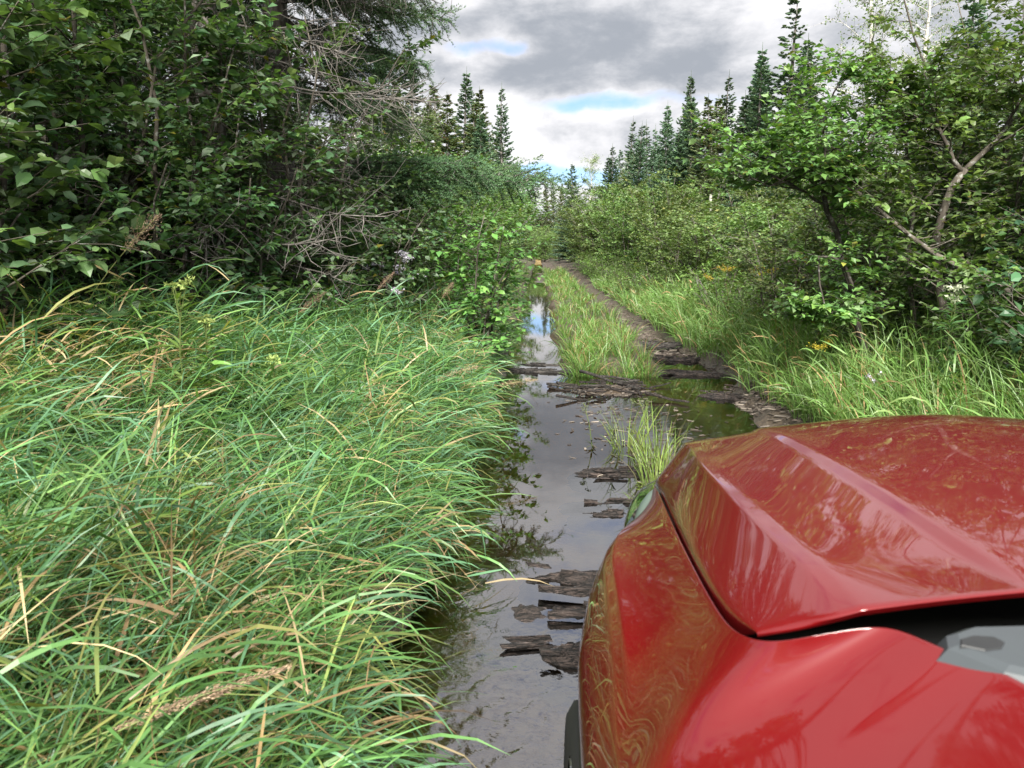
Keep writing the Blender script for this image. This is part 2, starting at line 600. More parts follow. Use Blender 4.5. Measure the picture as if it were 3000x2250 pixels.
def culms(g, r, x, y, az, L, th0, th1, nleaf, leafL, leafW, pal, dryf, keepout=None):
    """grass stems that carry their long leaf blades at the nodes"""
    n = len(x)
    base = np.stack([x, y, gz(x, y) - .02], -1)
    t = tints(n, r, pal)
    td = tints(n, r, PAL_DRY)
    isdry = r.random(n) < dryf
    t = np.where(isdry[:, None], td, t)
    blades(g, base, az, L, th0, th1, np.full(n, .0032) * (1 + .05 * y.clip(0, 8)), t * .9, 5, 1.0, r)
    # nodes along each stem, integrated the same way as the stem itself
    for q in range(nleaf):
        s = (.12 + .86 * (q + r.random(n)) / nleaf).clip(0, 1)
        K = 8
        u = (np.arange(K) + .5) / K * s[:, None]
        th = th0[:, None] + (th1 - th0)[:, None] * u
        d = (L * s / K)[:, None]
        hor, ver = (np.sin(th) * d).sum(1), (np.cos(th) * d).sum(1)
        p = base + np.stack([np.cos(az) * hor, np.sin(az) * hor, ver], -1)
        ths = th0 + (th1 - th0) * s
        la = az + r.normal(0, 1.0, n) + np.where(r.random(n) < .25, math.pi, 0)
        l0 = (ths * .55 + r.uniform(.15, .75, n)).clip(.1, 1.6)
        l1 = l0 + r.gamma(2.6, .38, n)
        LL = leafL * r.uniform(.55, 1.25, n) * (1 - .25 * s)
        ww = leafW * r.uniform(.4, 1.55, n) * (1 + .05 * y.clip(0, 8))
        tn = t * (1 + r.normal(0, .12, (n, 1))).clip(.6, 1.5)
        low = (s < .4) & (r.random(n) < .28)
        tn = np.where(low[:, None], tints(n, r, PAL_DRY), tn)
        ok = p[:, 2] > -.02
        if keepout is not None: ok &= ~keepout(p, LL)
        blades(g, p[ok], la[ok], LL[ok], l0[ok], l1[ok].clip(.2, 2.6), ww[ok], tn[ok], 4, 1.3, r)


def left_grass():
    r = np.random.default_rng(5)
    g = G()
    N = 36000
    y = np.where(r.random(N) < .76, .2 + 5.2 * r.random(N) ** .9, 5.4 + 9 * r.random(N) ** 1.3)
    y[:500] = -1.5 + 1.7 * r.random(500)
    lx = np.interp(y, LB_Y, LB_X) - .3
    x = -.40 + (lx + .40) * r.random(N)
    edge_x = -.68 - .03 * sstep(3.0, 1.6, y) - .10 * sstep(4, 6, y) + .06 * sstep(8, 10, y) + (vnoise(x, y, .7, 12) - .6) * .3
    keep = (x < edge_x) & (r.random(N) < .45 + .8 * vnoise(x, y, .45, 21)) & (x ** 2 + y ** 2 > .55)
    x, y = x[keep], y[keep]
    n = len(x)
    swirl = (vnoise(x, y, .9, 41) - .5) * 3.0
    az = r.normal(0, .85, n) + swirl - .15
    edge = sstep(-1.2, -.55, x)
    L = ((.50 + .34 * vnoise(x, y, 1.2, 51) + r.normal(0, .13, n)) * (1 - .34 * edge)).clip(.2, 1.1)
    th0 = r.uniform(.0, .55, n)
    th1 = (th0 + r.gamma(2.2, .36, n) + .7 * vnoise(x, y, .6, 61)).clip(.2, 2.0)
    tan = np.exp(-(((x + 1.0) / .38) ** 2 + ((y - 1.55) / .40) ** 2)) + .8 * np.exp(-(((x + 2.1) / .4) ** 2 + ((y - 2.9) / .5) ** 2))
    dryf = .03 + .45 * tan + .5 * sstep(.62, .85, vnoise(x, y, .5, 71) + .30 * sstep(-1.1, -1.7, x) * sstep(3.4, 1.6, y))
    culms(g, r, x, y, az, L, th0, th1, 6, .35, .0063, PAL_GRASS, dryf, lambda p, l: (np.hypot(p[:, 0], p[:, 1]) < .62) & (p[:, 2] > .5))
    # fringe hanging over the water along the bank
    nf = 2600
    yf = .9 + 8.5 * r.random(nf)
    xf = -.66 - .03 * sstep(3.0, 1.6, yf) - .10 * sstep(4, 6, yf) + .06 * sstep(8, 10, yf) + (vnoise(xf0 := np.full(nf, -.5), yf, .7, 12) - .6) * .3 - .10 + .20 * r.random(nf)
    t0 = r.uniform(.2, .8, nf)
    culms(g, r, xf, yf, r.normal(0, .7, nf), r.uniform(.22, .5, nf), t0, (t0 + r.uniform(.4, 1.5, nf)).clip(.3, 2.2), 5, .34, .0063, PAL_GRASS, np.full(nf, .12))
    # thatch: dead and fallen blades low down
    m_ = 15000
    j = r.integers(0, n, m_)
    b0 = np.stack([x[j] + r.normal(0, .06, m_), y[j] + r.normal(0, .06, m_), gz(x[j], y[j])], -1)
    blades(g, b0, r.uniform(-3.1, 3.1, m_), r.uniform(.2, .5, m_), r.uniform(.1, .9, m_), r.uniform(.9, 2.4, m_), r.uniform(.004, .008, m_), tints(m_, r, PAL_DRY), 4, 1.2, r)
    o = g.build("grass", M_GRASS)
    tag(o, "long green grass leaning over the water on the left bank", "grass", kind="stuff")


left_grass()


def right_grass():
    r = np.random.default_rng(6)
    g = G()
    N = 46000
    y = 3.0 + 24 * r.random(N) ** 1.7
    x = 1.95 + 4.3 * r.random(N) ** 1.25 - .1 * sstep(4, 6, y)
    # edge follows the mud bank
    keep = (gz(x, y) > .03) & (r.random(N) < .3 + vnoise(x, y, .5, 81)) & (x < 3.2 + np.interp(y, [3, 8, 14, 27], [2.5, 2.4, .9, .0]))
    x, y = x[keep], y[keep]
    n = len(x)
    base = np.stack([x, y, gz(x, y) - .02], -1)
    az = math.pi + r.normal(0, 1.2, n) + (vnoise(x, y, .8, 82) - .5) * 2
    L = (.42 + .30 * vnoise(x, y, 1.0, 83) + r.normal(0, .12, n) - .26 * sstep(2.5, 1.95, x)).clip(.14, .95)
    th0 = r.uniform(0, .45, n)
    th1 = (th0 + r.gamma(2.6, .40, n)).clip(.2, 2.5)
    w = r.uniform(.005, .010, n) * (1 + .06 * (y - 4).clip(0, 18))
    blades(g, base, az, L, th0, th1, w, tints(n, r, PAL_SEDGE), 5, 1.25, r)
    j = np.where(r.random(n) < .10)[0]
    culms(g, r, x[j], y[j], az[j], L[j] * 1.1, th0[j] * .8, th1[j] * .7, 4, .26, .009, PAL_SEDGE, np.full(len(j), .04))
    tag(g.build("grass", M_GRASS), "lighter tufted grass along the right bank below the alders", "grass", kind="stuff")


right_grass()


def strip_grass():
    r = np.random.default_rng(7)
    g = G()
    B, A, L_, T0, T1, Wd = [], [], [], [], [], []
    for k in range(250):
        y = 7.9 + 34 * r.random() ** 1.9
        x = .32 + .84 * r.random() ** .9 + .02 * max(0, y - 16) * 0
        if y < 8.6 and r.random() < .3: continue
        n = int(r.integers(22, 46))
        rad = .05 + .012 * y * .3
        a = r.uniform(0, 6.28, n)
        hgt = r.uniform(.20, .38) * (1.0 if y < 14 else .8)
        if 7.9 < y < 9.6: hgt *= 1.12
        B.append(np.stack([x + rad * r.random(n) * np.cos(a), y + rad * r.random(n) * np.sin(a), np.full(n, gz1(x, y) - .02)], -1))
        A.append(a + r.normal(0, .4, n))
        L_.append(hgt * r.uniform(.6, 1.25, n))
        T0.append(r.uniform(0, .35, n))
        T1.append(r.uniform(.4, 2.1, n))
        Wd.append(r.uniform(.005, .009, n) * (1 + .05 * (y - 7)))
    B, A, L_, T0, T1, Wd = map(np.concatenate, (B, A, L_, T0, T1, Wd))
    blades(g, B, A, L_, T0, T1, Wd, tints(len(B), r, [(5, (.11, .21, .045)), (3, (.14, .23, .055)), (1.5, (.22, .22, .08)), (.8, (.30, .18, .10))]), 5, 1.3, r)
    tag(g.build("grass", M_GRASS), "sedge tufts on the strip between the two wheel ruts", "grass", kind="stuff")


strip_grass()


# ------------------------------------------------------------------ leafy shrubs
PAL_ALDER = [(5, (.095, .180, .062)), (4, (.080, .160, .075)), (2, (.125, .22, .065)), (1.8, (.165, .23, .145)), (.15, (.20, .20, .03))]
PAL_ALDER_R = [(5, (.105, .185, .048)), (4, (.085, .16, .05)), (2, (.135, .22, .052)), (1.3, (.155, .22, .10)), (.15, (.2, .2, .04))]
PAL_BRIGHT = [(5, (.085, .19, .030)), (4, (.07, .16, .035)), (2, (.14, .25, .04))]
PAL_BRIGHT2 = [(5, (.092, .185, .042)), (4, (.078, .160, .046)), (2, (.14, .24, .06))]
PAL_WILLOW = [(5, (.125, .19, .06)), (4, (.10, .165, .052)), (2, (.165, .22, .09)), (.8, (.18, .20, .06))]


def shrub_skeleton(r, h, spread, nst, nbr, ntw, nlf, leaf, lean=(0, 0), low=.12, twig_len=.28, custom=None):
    """returns (list of stem tubes, list of branch tubes, leaf frames)"""
    stems, brs = [], []
    P, Dv, U, S = [], [], [], []
    for k in range(len(custom) if custom else nst):
        a = 2 * math.pi * (k + r.random()) / nst
        rad = spread * math.sqrt(r.random()) * (1.0 if nst > 1 else .2)
        hh = h * r.uniform(.72, 1.0)
        b0 = np.array([.12 * math.cos(a), .12 * math.sin(a), -.05])
        top = np.array([rad * math.cos(a) + lean[0], rad * math.sin(a) + lean[1], hh])
        path = wobble(b0, top, 9, .022 * h, r)
        path[:, :2] -= (path[:, :2] - b0[:2]) * (.35 * np.sin(np.linspace(0, math.pi, 9)))[:, None]
        r0 = .010 + .0045 * h
        rads = np.linspace(r0, .004, 9)
        lo = low
        if custom:
            cp, ra_, rb_, lo = custom[k]
            cp = np.array(cp, float)
            tt = np.linspace(0, 1, len(cp))
            path = np.stack([np.interp(np.linspace(0, 1, 9), tt, cp[:, d]) for d in range(3)], -1)
            path[1:-1] = path[1:-1] * .5 + (path[:-2] + path[2:]) * .25
            path[1:-1] += r.normal(0, .012, (7, 3))
            rads = np.linspace(ra_, rb_, 9)
            r0 = .02
        stems.append((path, rads))
        seg = np.linspace(0, 1, 9)
        for q in range(nbr):
            s = lo + (1 - lo) * ((q + r.random()) / nbr)
            p0 = np.array([np.interp(s, seg, path[:, d]) for d in range(3)])
            ba = r.uniform(0, 6.283)
            bl = (.30 + .28 * h * (1 - s * .75)) * r.uniform(.55, 1.1) * .62
            p1 = p0 + bl * np.array([math.cos(ba), math.sin(ba), r.uniform(.05, .75)])
            bp = wobble(p0, p1, 5, .03 * bl, r)
            brs.append((bp, np.linspace(.35 * r0 * (1.3 - s), .0018, 5)))
            for w_ in range(ntw):
                ss = r.uniform(.25, 1.0)
                q0 = np.array([np.interp(ss, np.linspace(0, 1, 5), bp[:, d]) for d in range(3)])
                ta = ba + r.normal(0, 1.0)
                tl = twig_len * r.uniform(.5, 1.2)
                q1 = q0 + tl * np.array([math.cos(ta), math.sin(ta), r.uniform(-.15, .7)])
                brs.append((np.stack([q0, (q0 + q1) / 2 + r.normal(0, .01, 3), q1]), np.array([.0022, .0018, .0012])))
                dv = nrm(q1 - q0)
                f = (np.arange(nlf) + r.random(nlf)) / nlf
                sd_ = np.where(np.arange(nlf) % 2 == 0, 1, -1)
                pr = nrm(np.cross(dv, [0, 0, 1.0]))
                for e in range(nlf):
                    P.append(q0 + (q1 - q0) * f[e])
                    Dv.append(dv * .55 + pr * sd_[e] * r.uniform(.4, 1.1) + np.array([0, 0, r.normal(-.08, .32)]))
                    U.append(np.array([r.normal(0, .5), r.normal(0, .5), 1.0]))
                    S.append(leaf * r.uniform(.5, 1.15) * (1 if f[e] < .85 else .75))
    return stems, brs, leaf_frames(np.array(P), np.array(Dv), np.array(U), np.array(S))


CAMP = np.array([0, 0, 1.3])


def near_shrub(name, label, cat, group, loc, seed, h, spread, nst, nbr, ntw, nlf, leaf, pal, lean=(0, 0), low=.12, own=120, stems_in=None, stem_mat=None, kz=None):
    """a shrub close to the camera: every stem a part, its largest showing leaves parts, the rest one mass of foliage"""
    r = np.random.default_rng(seed)
    root = empty(name, (loc[0], loc[1], gz1(*loc)))
    tag(root, label, cat, group)
    if stems_in:
        off = np.array([loc[0], loc[1], gz1(*loc)])
        stems_in = [(np.array(q[0]) - off,) + tuple(q[1:]) for q in stems_in]
    stems, brs, fr = shrub_skeleton(r, h, spread, nst, nbr, ntw, nlf, leaf, lean, low, custom=stems_in)
    for (p, rd) in stems:
        V, Q, T = tube(p, rd, 7)
        G().add(V, Q, T).build("stem", stem_mat or M_STEM, root, True)
    g = G()
    for (p, rd) in brs:
        g.add(*tube(p, rd, 4 if len(p) > 3 else 3, False))
    g.build("twigs", stem_mat or M_STEM, root, True)["kind"] = "stuff"
    pos, x, y, z, s = fr
    n = len(pos)
    wp = pos + np.array(root.location)
    dist = np.linalg.norm(wp - CAMP, axis=1)
    vd = nrm(CAMP - wp)
    app = s / dist * np.abs((z * vd).sum(1)).clip(.25) / (1 + .25 * (dist - dist.min()))
    el = (wp[:, 2] - 1.3) / np.maximum(wp[:, 1], .1)
    app[(el > .36) | (wp[:, 1] < 1)] = 0
    top = np.argsort(-app)[:own]
    rest = np.setdiff1d(np.arange(n), top)
    t = tints(n, r, pal)
    g = G()
    add_leaves(g, (LEAF8 if math.hypot(*loc) < 5.0 else LEAF5 if own else LEAF4), tuple(a[rest] for a in fr), t[rest])
    f = g.build("foliage", M_LEAF, root)
    f["kind"] = "stuff"
    if own:
        mv = []
        for c in tints(5, r, pal):
            gg = G()
            gg.add(LEAF8[0], LEAF8[1], LEAF8[2], c)
            mv.append(gg.mesh("leaf", M_LEAF))
        for k, e in enumerate(top):
            Mx = Matrix(((x[e][0], y[e][0], z[e][0], 0), (x[e][1], y[e][1], z[e][1], 0), (x[e][2], y[e][2], z[e][2], 0), (0, 0, 0, 1)))
            link_mesh("leaf", mv[k % 5], root, Matrix.Translation(pos[e]) @ Mx @ Matrix.Scale(s[e], 4))
    return root


LG = "alder shrubs making the dark thicket behind the left grass"
near_shrub("alder_shrub", "dark green alder shrub at the left edge, closest of the left thicket", "shrub", LG, (-2.55, 3.15), 101, 3.0, 1.0, 10, 15, 7, 8, .085, PAL_ALDER, (.1, -.1), own=150)
near_shrub("alder_shrub", "dark alder shrub right of the closest left one, before the grey spruce trunk", "shrub", LG, (-2.95, 4.55), 102, 3.3, 1.0, 10, 15, 7, 8, .080, PAL_ALDER, own=120)
near_shrub("alder_shrub", "alder shrub with pale lichened stems standing behind the green willowherb", "shrub", LG, (-2.35, 4.9), 103, 2.9, .9, 10, 15, 7, 8, .078, PAL_ALDER, own=120)
near_shrub("alder_shrub", "alder shrub with silvery leaf undersides left of the overhanging spruce", "shrub", LG, (-2.0, 6.0), 104, 2.9, .9, 10, 15, 7, 8, .076, PAL_ALDER, own=100)
near_shrub("alder_shrub", "alder shrub under the overhanging spruce bough, behind the white asters", "shrub", LG, (-1.55, 7.6), 105, 1.9, .8, 10, 15, 7, 8, .070, PAL_ALDER, own=60)
near_shrub("alder_shrub", "tall alder shrub at the back of the left thicket beside the spruce trunks", "shrub", LG, (-3.9, 5.4), 106, 3.9, 1.1, 10, 15, 7, 8, .08, PAL_ALDER, own=0)
near_shrub("alder_shrub", "alder shrub low behind the grass between the left edge and the grey trunk", "shrub", LG, (-3.2, 3.7), 108, 2.4, .9, 10, 15, 7, 8, .08, PAL_ALDER, own=0)
near_shrub("alder_shrub", "alder shrub in the second row beneath the dead spruce branches", "shrub", LG, (-3.0, 6.3), 109, 2.6, 1.0, 10, 15, 7, 8, .078, PAL_ALDER, own=0)
near_shrub("alder_shrub", "alder shrub in the second row behind the spruce bough tip", "shrub", LG, (-2.0, 8.6), 110, 2.2, .9, 10, 15, 7, 8, .075, PAL_ALDER_R, own=0)
for k_, (x, y, h_, lab) in enumerate(((-2.75, 3.75, 1.35, "low alder bush at the foot of the thicket nearest the left edge"), (-2.45, 4.5, 1.4, "low alder bush at the foot of the thicket below the tall seed head"),
                                      (-2.1, 5.3, 1.45, "low alder bush at the foot of the thicket right of the tall seed head"), (-1.85, 6.2, 1.4, "low alder bush at the foot of the thicket left of the lilac asters"), (-1.6, 7.0, 1.3, "low alder bush just behind the lilac asters"))):
    near_shrub("alder_bush", lab, "bush", "low alder bushes at the foot of the left thicket", (x, y), 120 + k_, h_, .75, 9, 9, 6, 7, .075, PAL_ALDER, low=.05, own=50)
near_shrub("alder_sapling", "bright green alder sapling on the left water edge at mid distance", "sapling", None, (-.62, 7.5), 107, 1.45, .42, 8, 10, 4, 6, .088, PAL_BRIGHT2, (.12, 0), low=.05, own=120)

RG = "alders crowding the right bank"
# leaning alder with a dark forked stem, given its own stems
A1 = [([(2.72, 6.3, .2), (2.66, 6.3, .48), (2.61, 6.3, .75), (2.51, 6.3, 1.01), (2.39, 6.3, 1.3), (2.29, 6.3, 1.59), (2.23, 6.3, 1.77)], .030, .020, .45),
      ([(2.23, 6.3, 1.77), (2.25, 6.32, 1.98), (2.22, 6.35, 2.23), (2.28, 6.38, 2.51), (2.42, 6.4, 2.75)], .016, .004, .1),
      ([(2.23, 6.3, 1.77), (1.99, 6.23, 1.9), (1.72, 6.17, 2.0), (1.55, 6.1, 2.06)], .013, .004, .1),
      ([(2.28, 6.3, 1.64), (1.99, 6.2, 1.76), (1.71, 6.1, 1.84), (1.56, 6.0, 1.81)], .011, .003, .25),
      ([(2.25, 6.3, 1.72), (2.5, 6.4, 2.0), (2.7, 6.45, 2.3), (2.8, 6.4, 2.6)], .014, .004, .1),
      ([(2.56, 6.3, .9), (2.39, 6.22, 1.23), (2.18, 6.15, 1.28), (2.16, 6.08, 1.05), (2.24, 6.0, .74)], .012, .005, .93)]
A2 = [([(3.36, 6.2, .25), (3.3, 6.2, .57), (3.2, 6.2, .87), (3.1, 6.2, 1.16), (3.06, 6.2, 1.51), (3.15, 6.2, 1.76), (3.26, 6.2, 1.91)], .042, .028, .35),
      ([(3.26, 6.2, 1.91), (3.49, 6.25, 2.14), (3.65, 6.3, 2.3), (3.7, 6.35, 2.5), (3.61, 6.4, 2.75)], .022, .005, .15),
      ([(3.24, 6.2, 1.89), (3.12, 6.2, 2.1), (3.02, 6.2, 2.24), (2.95, 6.2, 2.4), (2.88, 6.2, 2.62)], .020, .005, .15),
      ([(3.75, 5.5, .75), (3.6, 5.6, .91), (3.29, 5.7, 1.05), (3.0, 5.8, 1.2), (2.82, 5.9, 1.33), (2.66, 6.0, 1.54), (2.41, 6.1, 1.72), (2.27, 6.2, 1.79)], .026, .010, .3),
      ([(3.25, 6.6, .3), (3.08, 6.6, 1.07), (3.1, 6.6, 1.71), (2.98, 6.6, 2.26), (2.83, 6.6, 2.5), (2.83, 6.6, 2.7)], .022, .005, .35),
      ([(3.1, 6.6, 1.6), (3.4, 6.5, 2.1), (3.45, 6.5, 2.4), (3.3, 6.5, 2.7)], .014, .004, .1)]
M_STEMD = bark_mat("dark_alder_bark", (.030, .025, .021), (.075, .065, .055), 18, spots=(.13, .13, .12))
near_shrub("alder_tree", "slender alder with dark leaning forked stem rising from the right grass", "tree", RG, (2.75, 6.3), 201, 2.6, 1.1, 6, 20, 7, 8, .075, PAL_ALDER_R, own=150, stems_in=A1, stem_mat=M_STEMD)
near_shrub("alder_tree", "alder with grey crooked stem and long slanting branch right of the leaning forked one", "tree", RG, (3.35, 6.2), 202, 3.0, 1.1, 6, 20, 7, 8, .075, PAL_ALDER_R, own=150, stems_in=A2)
near_shrub("alder_tree", "dense alder filling the upper right corner of the picture", "tree", RG, (4.35, 5.7), 203, 3.3, 1.1, 10, 15, 7, 8, .08, PAL_ALDER_R, (-.2, -.2), low=.12, own=120)
near_shrub("alder_tree", "pale green alder behind the two crooked ones on the right", "tree", RG, (4.6, 8.2), 204, 3.6, 1.3, 10, 15, 7, 8, .075, PAL_WILLOW, low=.15, own=0)
near_shrub("alder_tree", "alder between the leaning one and the willow hedge on the right", "tree", RG, (3.7, 9.0), 205, 2.7, 1.1, 10, 15, 7, 8, .07, PAL_ALDER_R, low=.1, own=0)
near_shrub("alder_tree", "big alder behind the dense corner one at the right edge", "tree", RG, (5.3, 7.2), 209, 3.6, 1.4, 10, 15, 7, 8, .085, PAL_ALDER_R, low=.08, own=0)
near_shrub("alder_tree", "short alder filling the shade between the crooked stems", "tree", RG, (3.95, 6.9), 210, 2.3, 1.1, 10, 15, 7, 8, .08, PAL_ALDER, low=.05, own=0)
near_shrub("bramble", "leafy green undergrowth bush between the leaning alder and the crooked one", "bush", None, (2.95, 6.9), 211, 1.15, .8, 9, 10, 6, 7, .075, PAL_ALDER_R, low=.05, own=40)
near_shrub("bramble", "leafy undergrowth bush left of the leaning alder stem", "bush", None, (2.95, 9.3), 212, 1.5, .8, 9, 10, 6, 7, .07, PAL_WILLOW, low=.05, own=0)
near_shrub("bramble", "low undergrowth bush below the slanting grey branch", "bush", None, (3.4, 5.55), 213, .9, .7, 9, 10, 6, 7, .07, PAL_ALDER_R, low=.05, own=40)
near_shrub("bramble", "low broad-leaved bramble at the right edge just beyond the hood", "bush", None, (3.35, 4.55), 206, .85, .7, 8, 8, 4, 6, .09, [(4, (.05, .12, .05)), (3, (.06, .14, .06)), (2, (.09, .17, .05))], low=.05, own=100)
near_shrub("bramble", "blue-green bramble leaning out below the grey alder branch", "bush", None, (3.75, 5.3), 207, 1.35, .75, 8, 9, 4, 6, .085, [(4, (.045, .11, .06)), (3, (.05, .12, .05))], low=.05, own=60)


def shrub_proto(seed, h, spread, nst, nbr, ntw, nlf, leaf, pal, low=.05):
    r = np.random.default_rng(seed)
    stems, brs, fr = shrub_skeleton(r, h, spread, nst, nbr, ntw, nlf, leaf, (0, 0), low)
    g = G()
    for (p, rd) in stems: g.add(*tube(p, rd, 5))
    for (p, rd) in brs:
        if len(p) > 3: g.add(*tube(p, rd, 3, False))
    mb = g.mesh("branches", M_STEM, True)
    g = G()
    add_leaves(g, LEAF4, fr, tints(len(fr[0]), r, pal, .22))
    return mb, g.mesh("foliage", M_LEAF)


def place(name, meshes, loc, rz, sc, label, cat, group, names=("branches", "foliage")):
    if name.endswith("_shrub"):                     # shrubs stay below the spruces behind them
        sc = tuple(sc) if hasattr(sc, "__len__") else (sc, sc, sc)
        lim = (1.25 + (.072 if loc[0] > 0 else .088) * loc[1]) / 2.45
        sc = (sc[0], sc[1], min(sc[2], lim * (.72 + .46 * ((loc[1] * 7.3) % 1))))
    root = empty(name, (loc[0], loc[1], gz1(*loc)), rz)
    root.scale = sc if hasattr(sc, "__len__") else (sc, sc, sc)
    tag(root, label, cat, group)
    for nm, me in zip(names, meshes):
        link_mesh(nm, me, root)
    return root


WIL = [shrub_proto(300 + k, 2.3, 1.15, 10, 16, 7, 8, .082, PAL_WILLOW) for k in range(3)]
ALD = [shrub_proto(310 + k, 2.6, 1.0, 10, 16, 7, 8, .082, PAL_ALDER_R) for k in range(2)]
FORB = [shrub_proto(320 + k, .8, .55, 12, 6, 3, 6, .06, [(4, (.10, .17, .04)), (3, (.13, .21, .045)), (2, (.08, .15, .04))]) for k in range(2)]
r = np.random.default_rng(9)
for (x, y, s) in ((4.4, 11.2, 1.0), (5.6, 10.2, 1.15), (3.7, 13.2, .95), (5.2, 13.0, 1.1), (3.3, 15.6, 1.0), (4.6, 16, 1.1), (6.2, 14.5, 1.25), (3.1, 18.4, 1.05), (4.3, 19.5, 1.2)):
    place("willow_shrub", WIL[int(r.integers(3))], (x, y), r.uniform(0, 6.28), (s, s, s * r.uniform(.8, 1.25)), "grey-green willow shrub in the hedge right of the trail, before the spruces", "shrub", "willows in the near hedge on the right")
for (x, y, s) in ((3.48, 21.5, 1.2), (4.69, 23.5, 1.35), (3.4, 25, 1.3), (3.32, 29, 1.45), (4.52, 28.5, 1.5), (3.35, 33, 1.6), (3.28, 38, 1.8), (4.57, 36, 1.9), (3.31, 44, 2), (3.46, 51, 2.1), (4.83, 47, 2.3), (3.6, 59, 2.3)):
    place("willow_shrub", (WIL + ALD)[int(r.integers(5))], (x, y), r.uniform(0, 6.28), (s, s, s * r.uniform(.8, 1.3)), "small far shrub in the right-hand wall of the trail near its end", "shrub", "far shrubs lining the trail on the right")
for (x, y, s) in ((-1.75, 10.2, .95), (-2.8, 9.6, 1.25), (-1.55, 12.2, 1.1), (-2.7, 12.8, 1.35), (-1.5, 14.5, 1.2), (-2.5, 15.8, 1.4), (-1.45, 17.2, 1.25), (-3.8, 13.5, 1.5), (-1.5, 20, 1.35), (-2.6, 19.2, 1.5)):
    place("alder_shrub", ALD[int(r.integers(2))], (x, y), r.uniform(0, 6.28), (s, s, s * .78), "mid-distance alder shrub in the left wall of the trail, beyond the bright sapling", "shrub", "alders in the left wall beyond the sapling")
for (x, y, s) in ((-2.33, 23, 1.5), (-2.41, 26, 1.8), (-3.64, 24.5, 1.8), (-2.41, 30, 1.8), (-2.56, 34, 1.9), (-2.51, 38.5, 2), (-2.67, 43, 2.1), (-2.74, 49, 2.1), (-2.72, 56, 2.2), (-4.03, 40, 2.3), (-2.62, 64, 2.3)):
    place("alder_shrub", (ALD + WIL[:1])[int(r.integers(3))], (x, y), r.uniform(0, 6.28), s, "small far shrub in the left-hand wall of the trail near its end", "shrub", "far shrubs lining the trail on the left")
for (x, y, s) in ((0.4, 78, 1.36), (2, 82, 1.49), (-1, 84, 1.61), (1, 92, 1.86), (3.4, 76, 1.55)):
    place("willow_shrub", WIL[int(r.integers(3))], (x, y), r.uniform(0, 6.28), s, "hazy shrub closing the far end of the trail", "shrub", "shrubs at the vanishing end of the trail")
for k in range(38):
    y = 7 + 36 * (k / 38) ** 1.2
    place("alder_shrub", ALD[int(r.integers(2))], (-(4.2 + .03 * y) - r.uniform(0, 3.5), y), r.uniform(0, 6.28), r.uniform(1.2, 1.7), "shaded bush deep in the woods behind the left thicket", "shrub", "bushes deep in the left woods")
for k in range(38):
    y = 6 + 46 * (k / 38) ** 1.2
    place("willow_shrub", (WIL + ALD)[int(r.integers(5))], (5.6 + .03 * y + r.uniform(0, 4.0), y), r.uniform(0, 6.28), r.uniform(1.1, 1.5), "bush in the woods behind the right hedge", "shrub", "bushes deep in the right woods")
for (x, y, s) in ((5.3, 8.7, 1.0), (6.4, 9.6, 1.05), (5.9, 7.2, 1.0), (7.2, 8.2, 1.1), (4.4, 7.6, .8)):
    place("willow_bush", WIL[int(r.integers(3))], (x, y), r.uniform(0, 6.28), s, "willow bush in the shade behind the alders at the right edge", "shrub", "willow bushes behind the right alders")
for k in range(34):
    y = 9.5 + 36 * (k / 34) ** 1.3
    x = 2.2 + r.uniform(0, .8) + (.9 * r.random() if y < 16 else 0)
    place("leafy_plant", FORB[int(r.integers(2))], (x, y), r.uniform(0, 6.28), r.uniform(.75, 1.25), "low leafy plant at the foot of the right-hand hedge", "plant", "leafy plants along the right edge of the trail")
for k in range(14):
    y = 8.8 + 26 * (k / 14) ** 1.3
    place("leafy_plant", FORB[int(r.integers(2))], (-.62 - r.uniform(0, .5), y), r.uniform(0, 6.28), r.uniform(.6, 1.0), "low leafy plant at the foot of the left-hand alders", "plant", "leafy plants along the left edge of the trail")


# ------------------------------------------------------------------ spruces
PAL_SPRUCE = [(5, (.105, .170, .105)), (4, (.085, .145, .095)), (2, (.135, .20, .11))]
PAL_SPRUCE_Y = [(5, (.15, .20, .09)), (4, (.12, .17, .085)), (2, (.14, .15, .06)), (.6, (.16, .10, .05))]


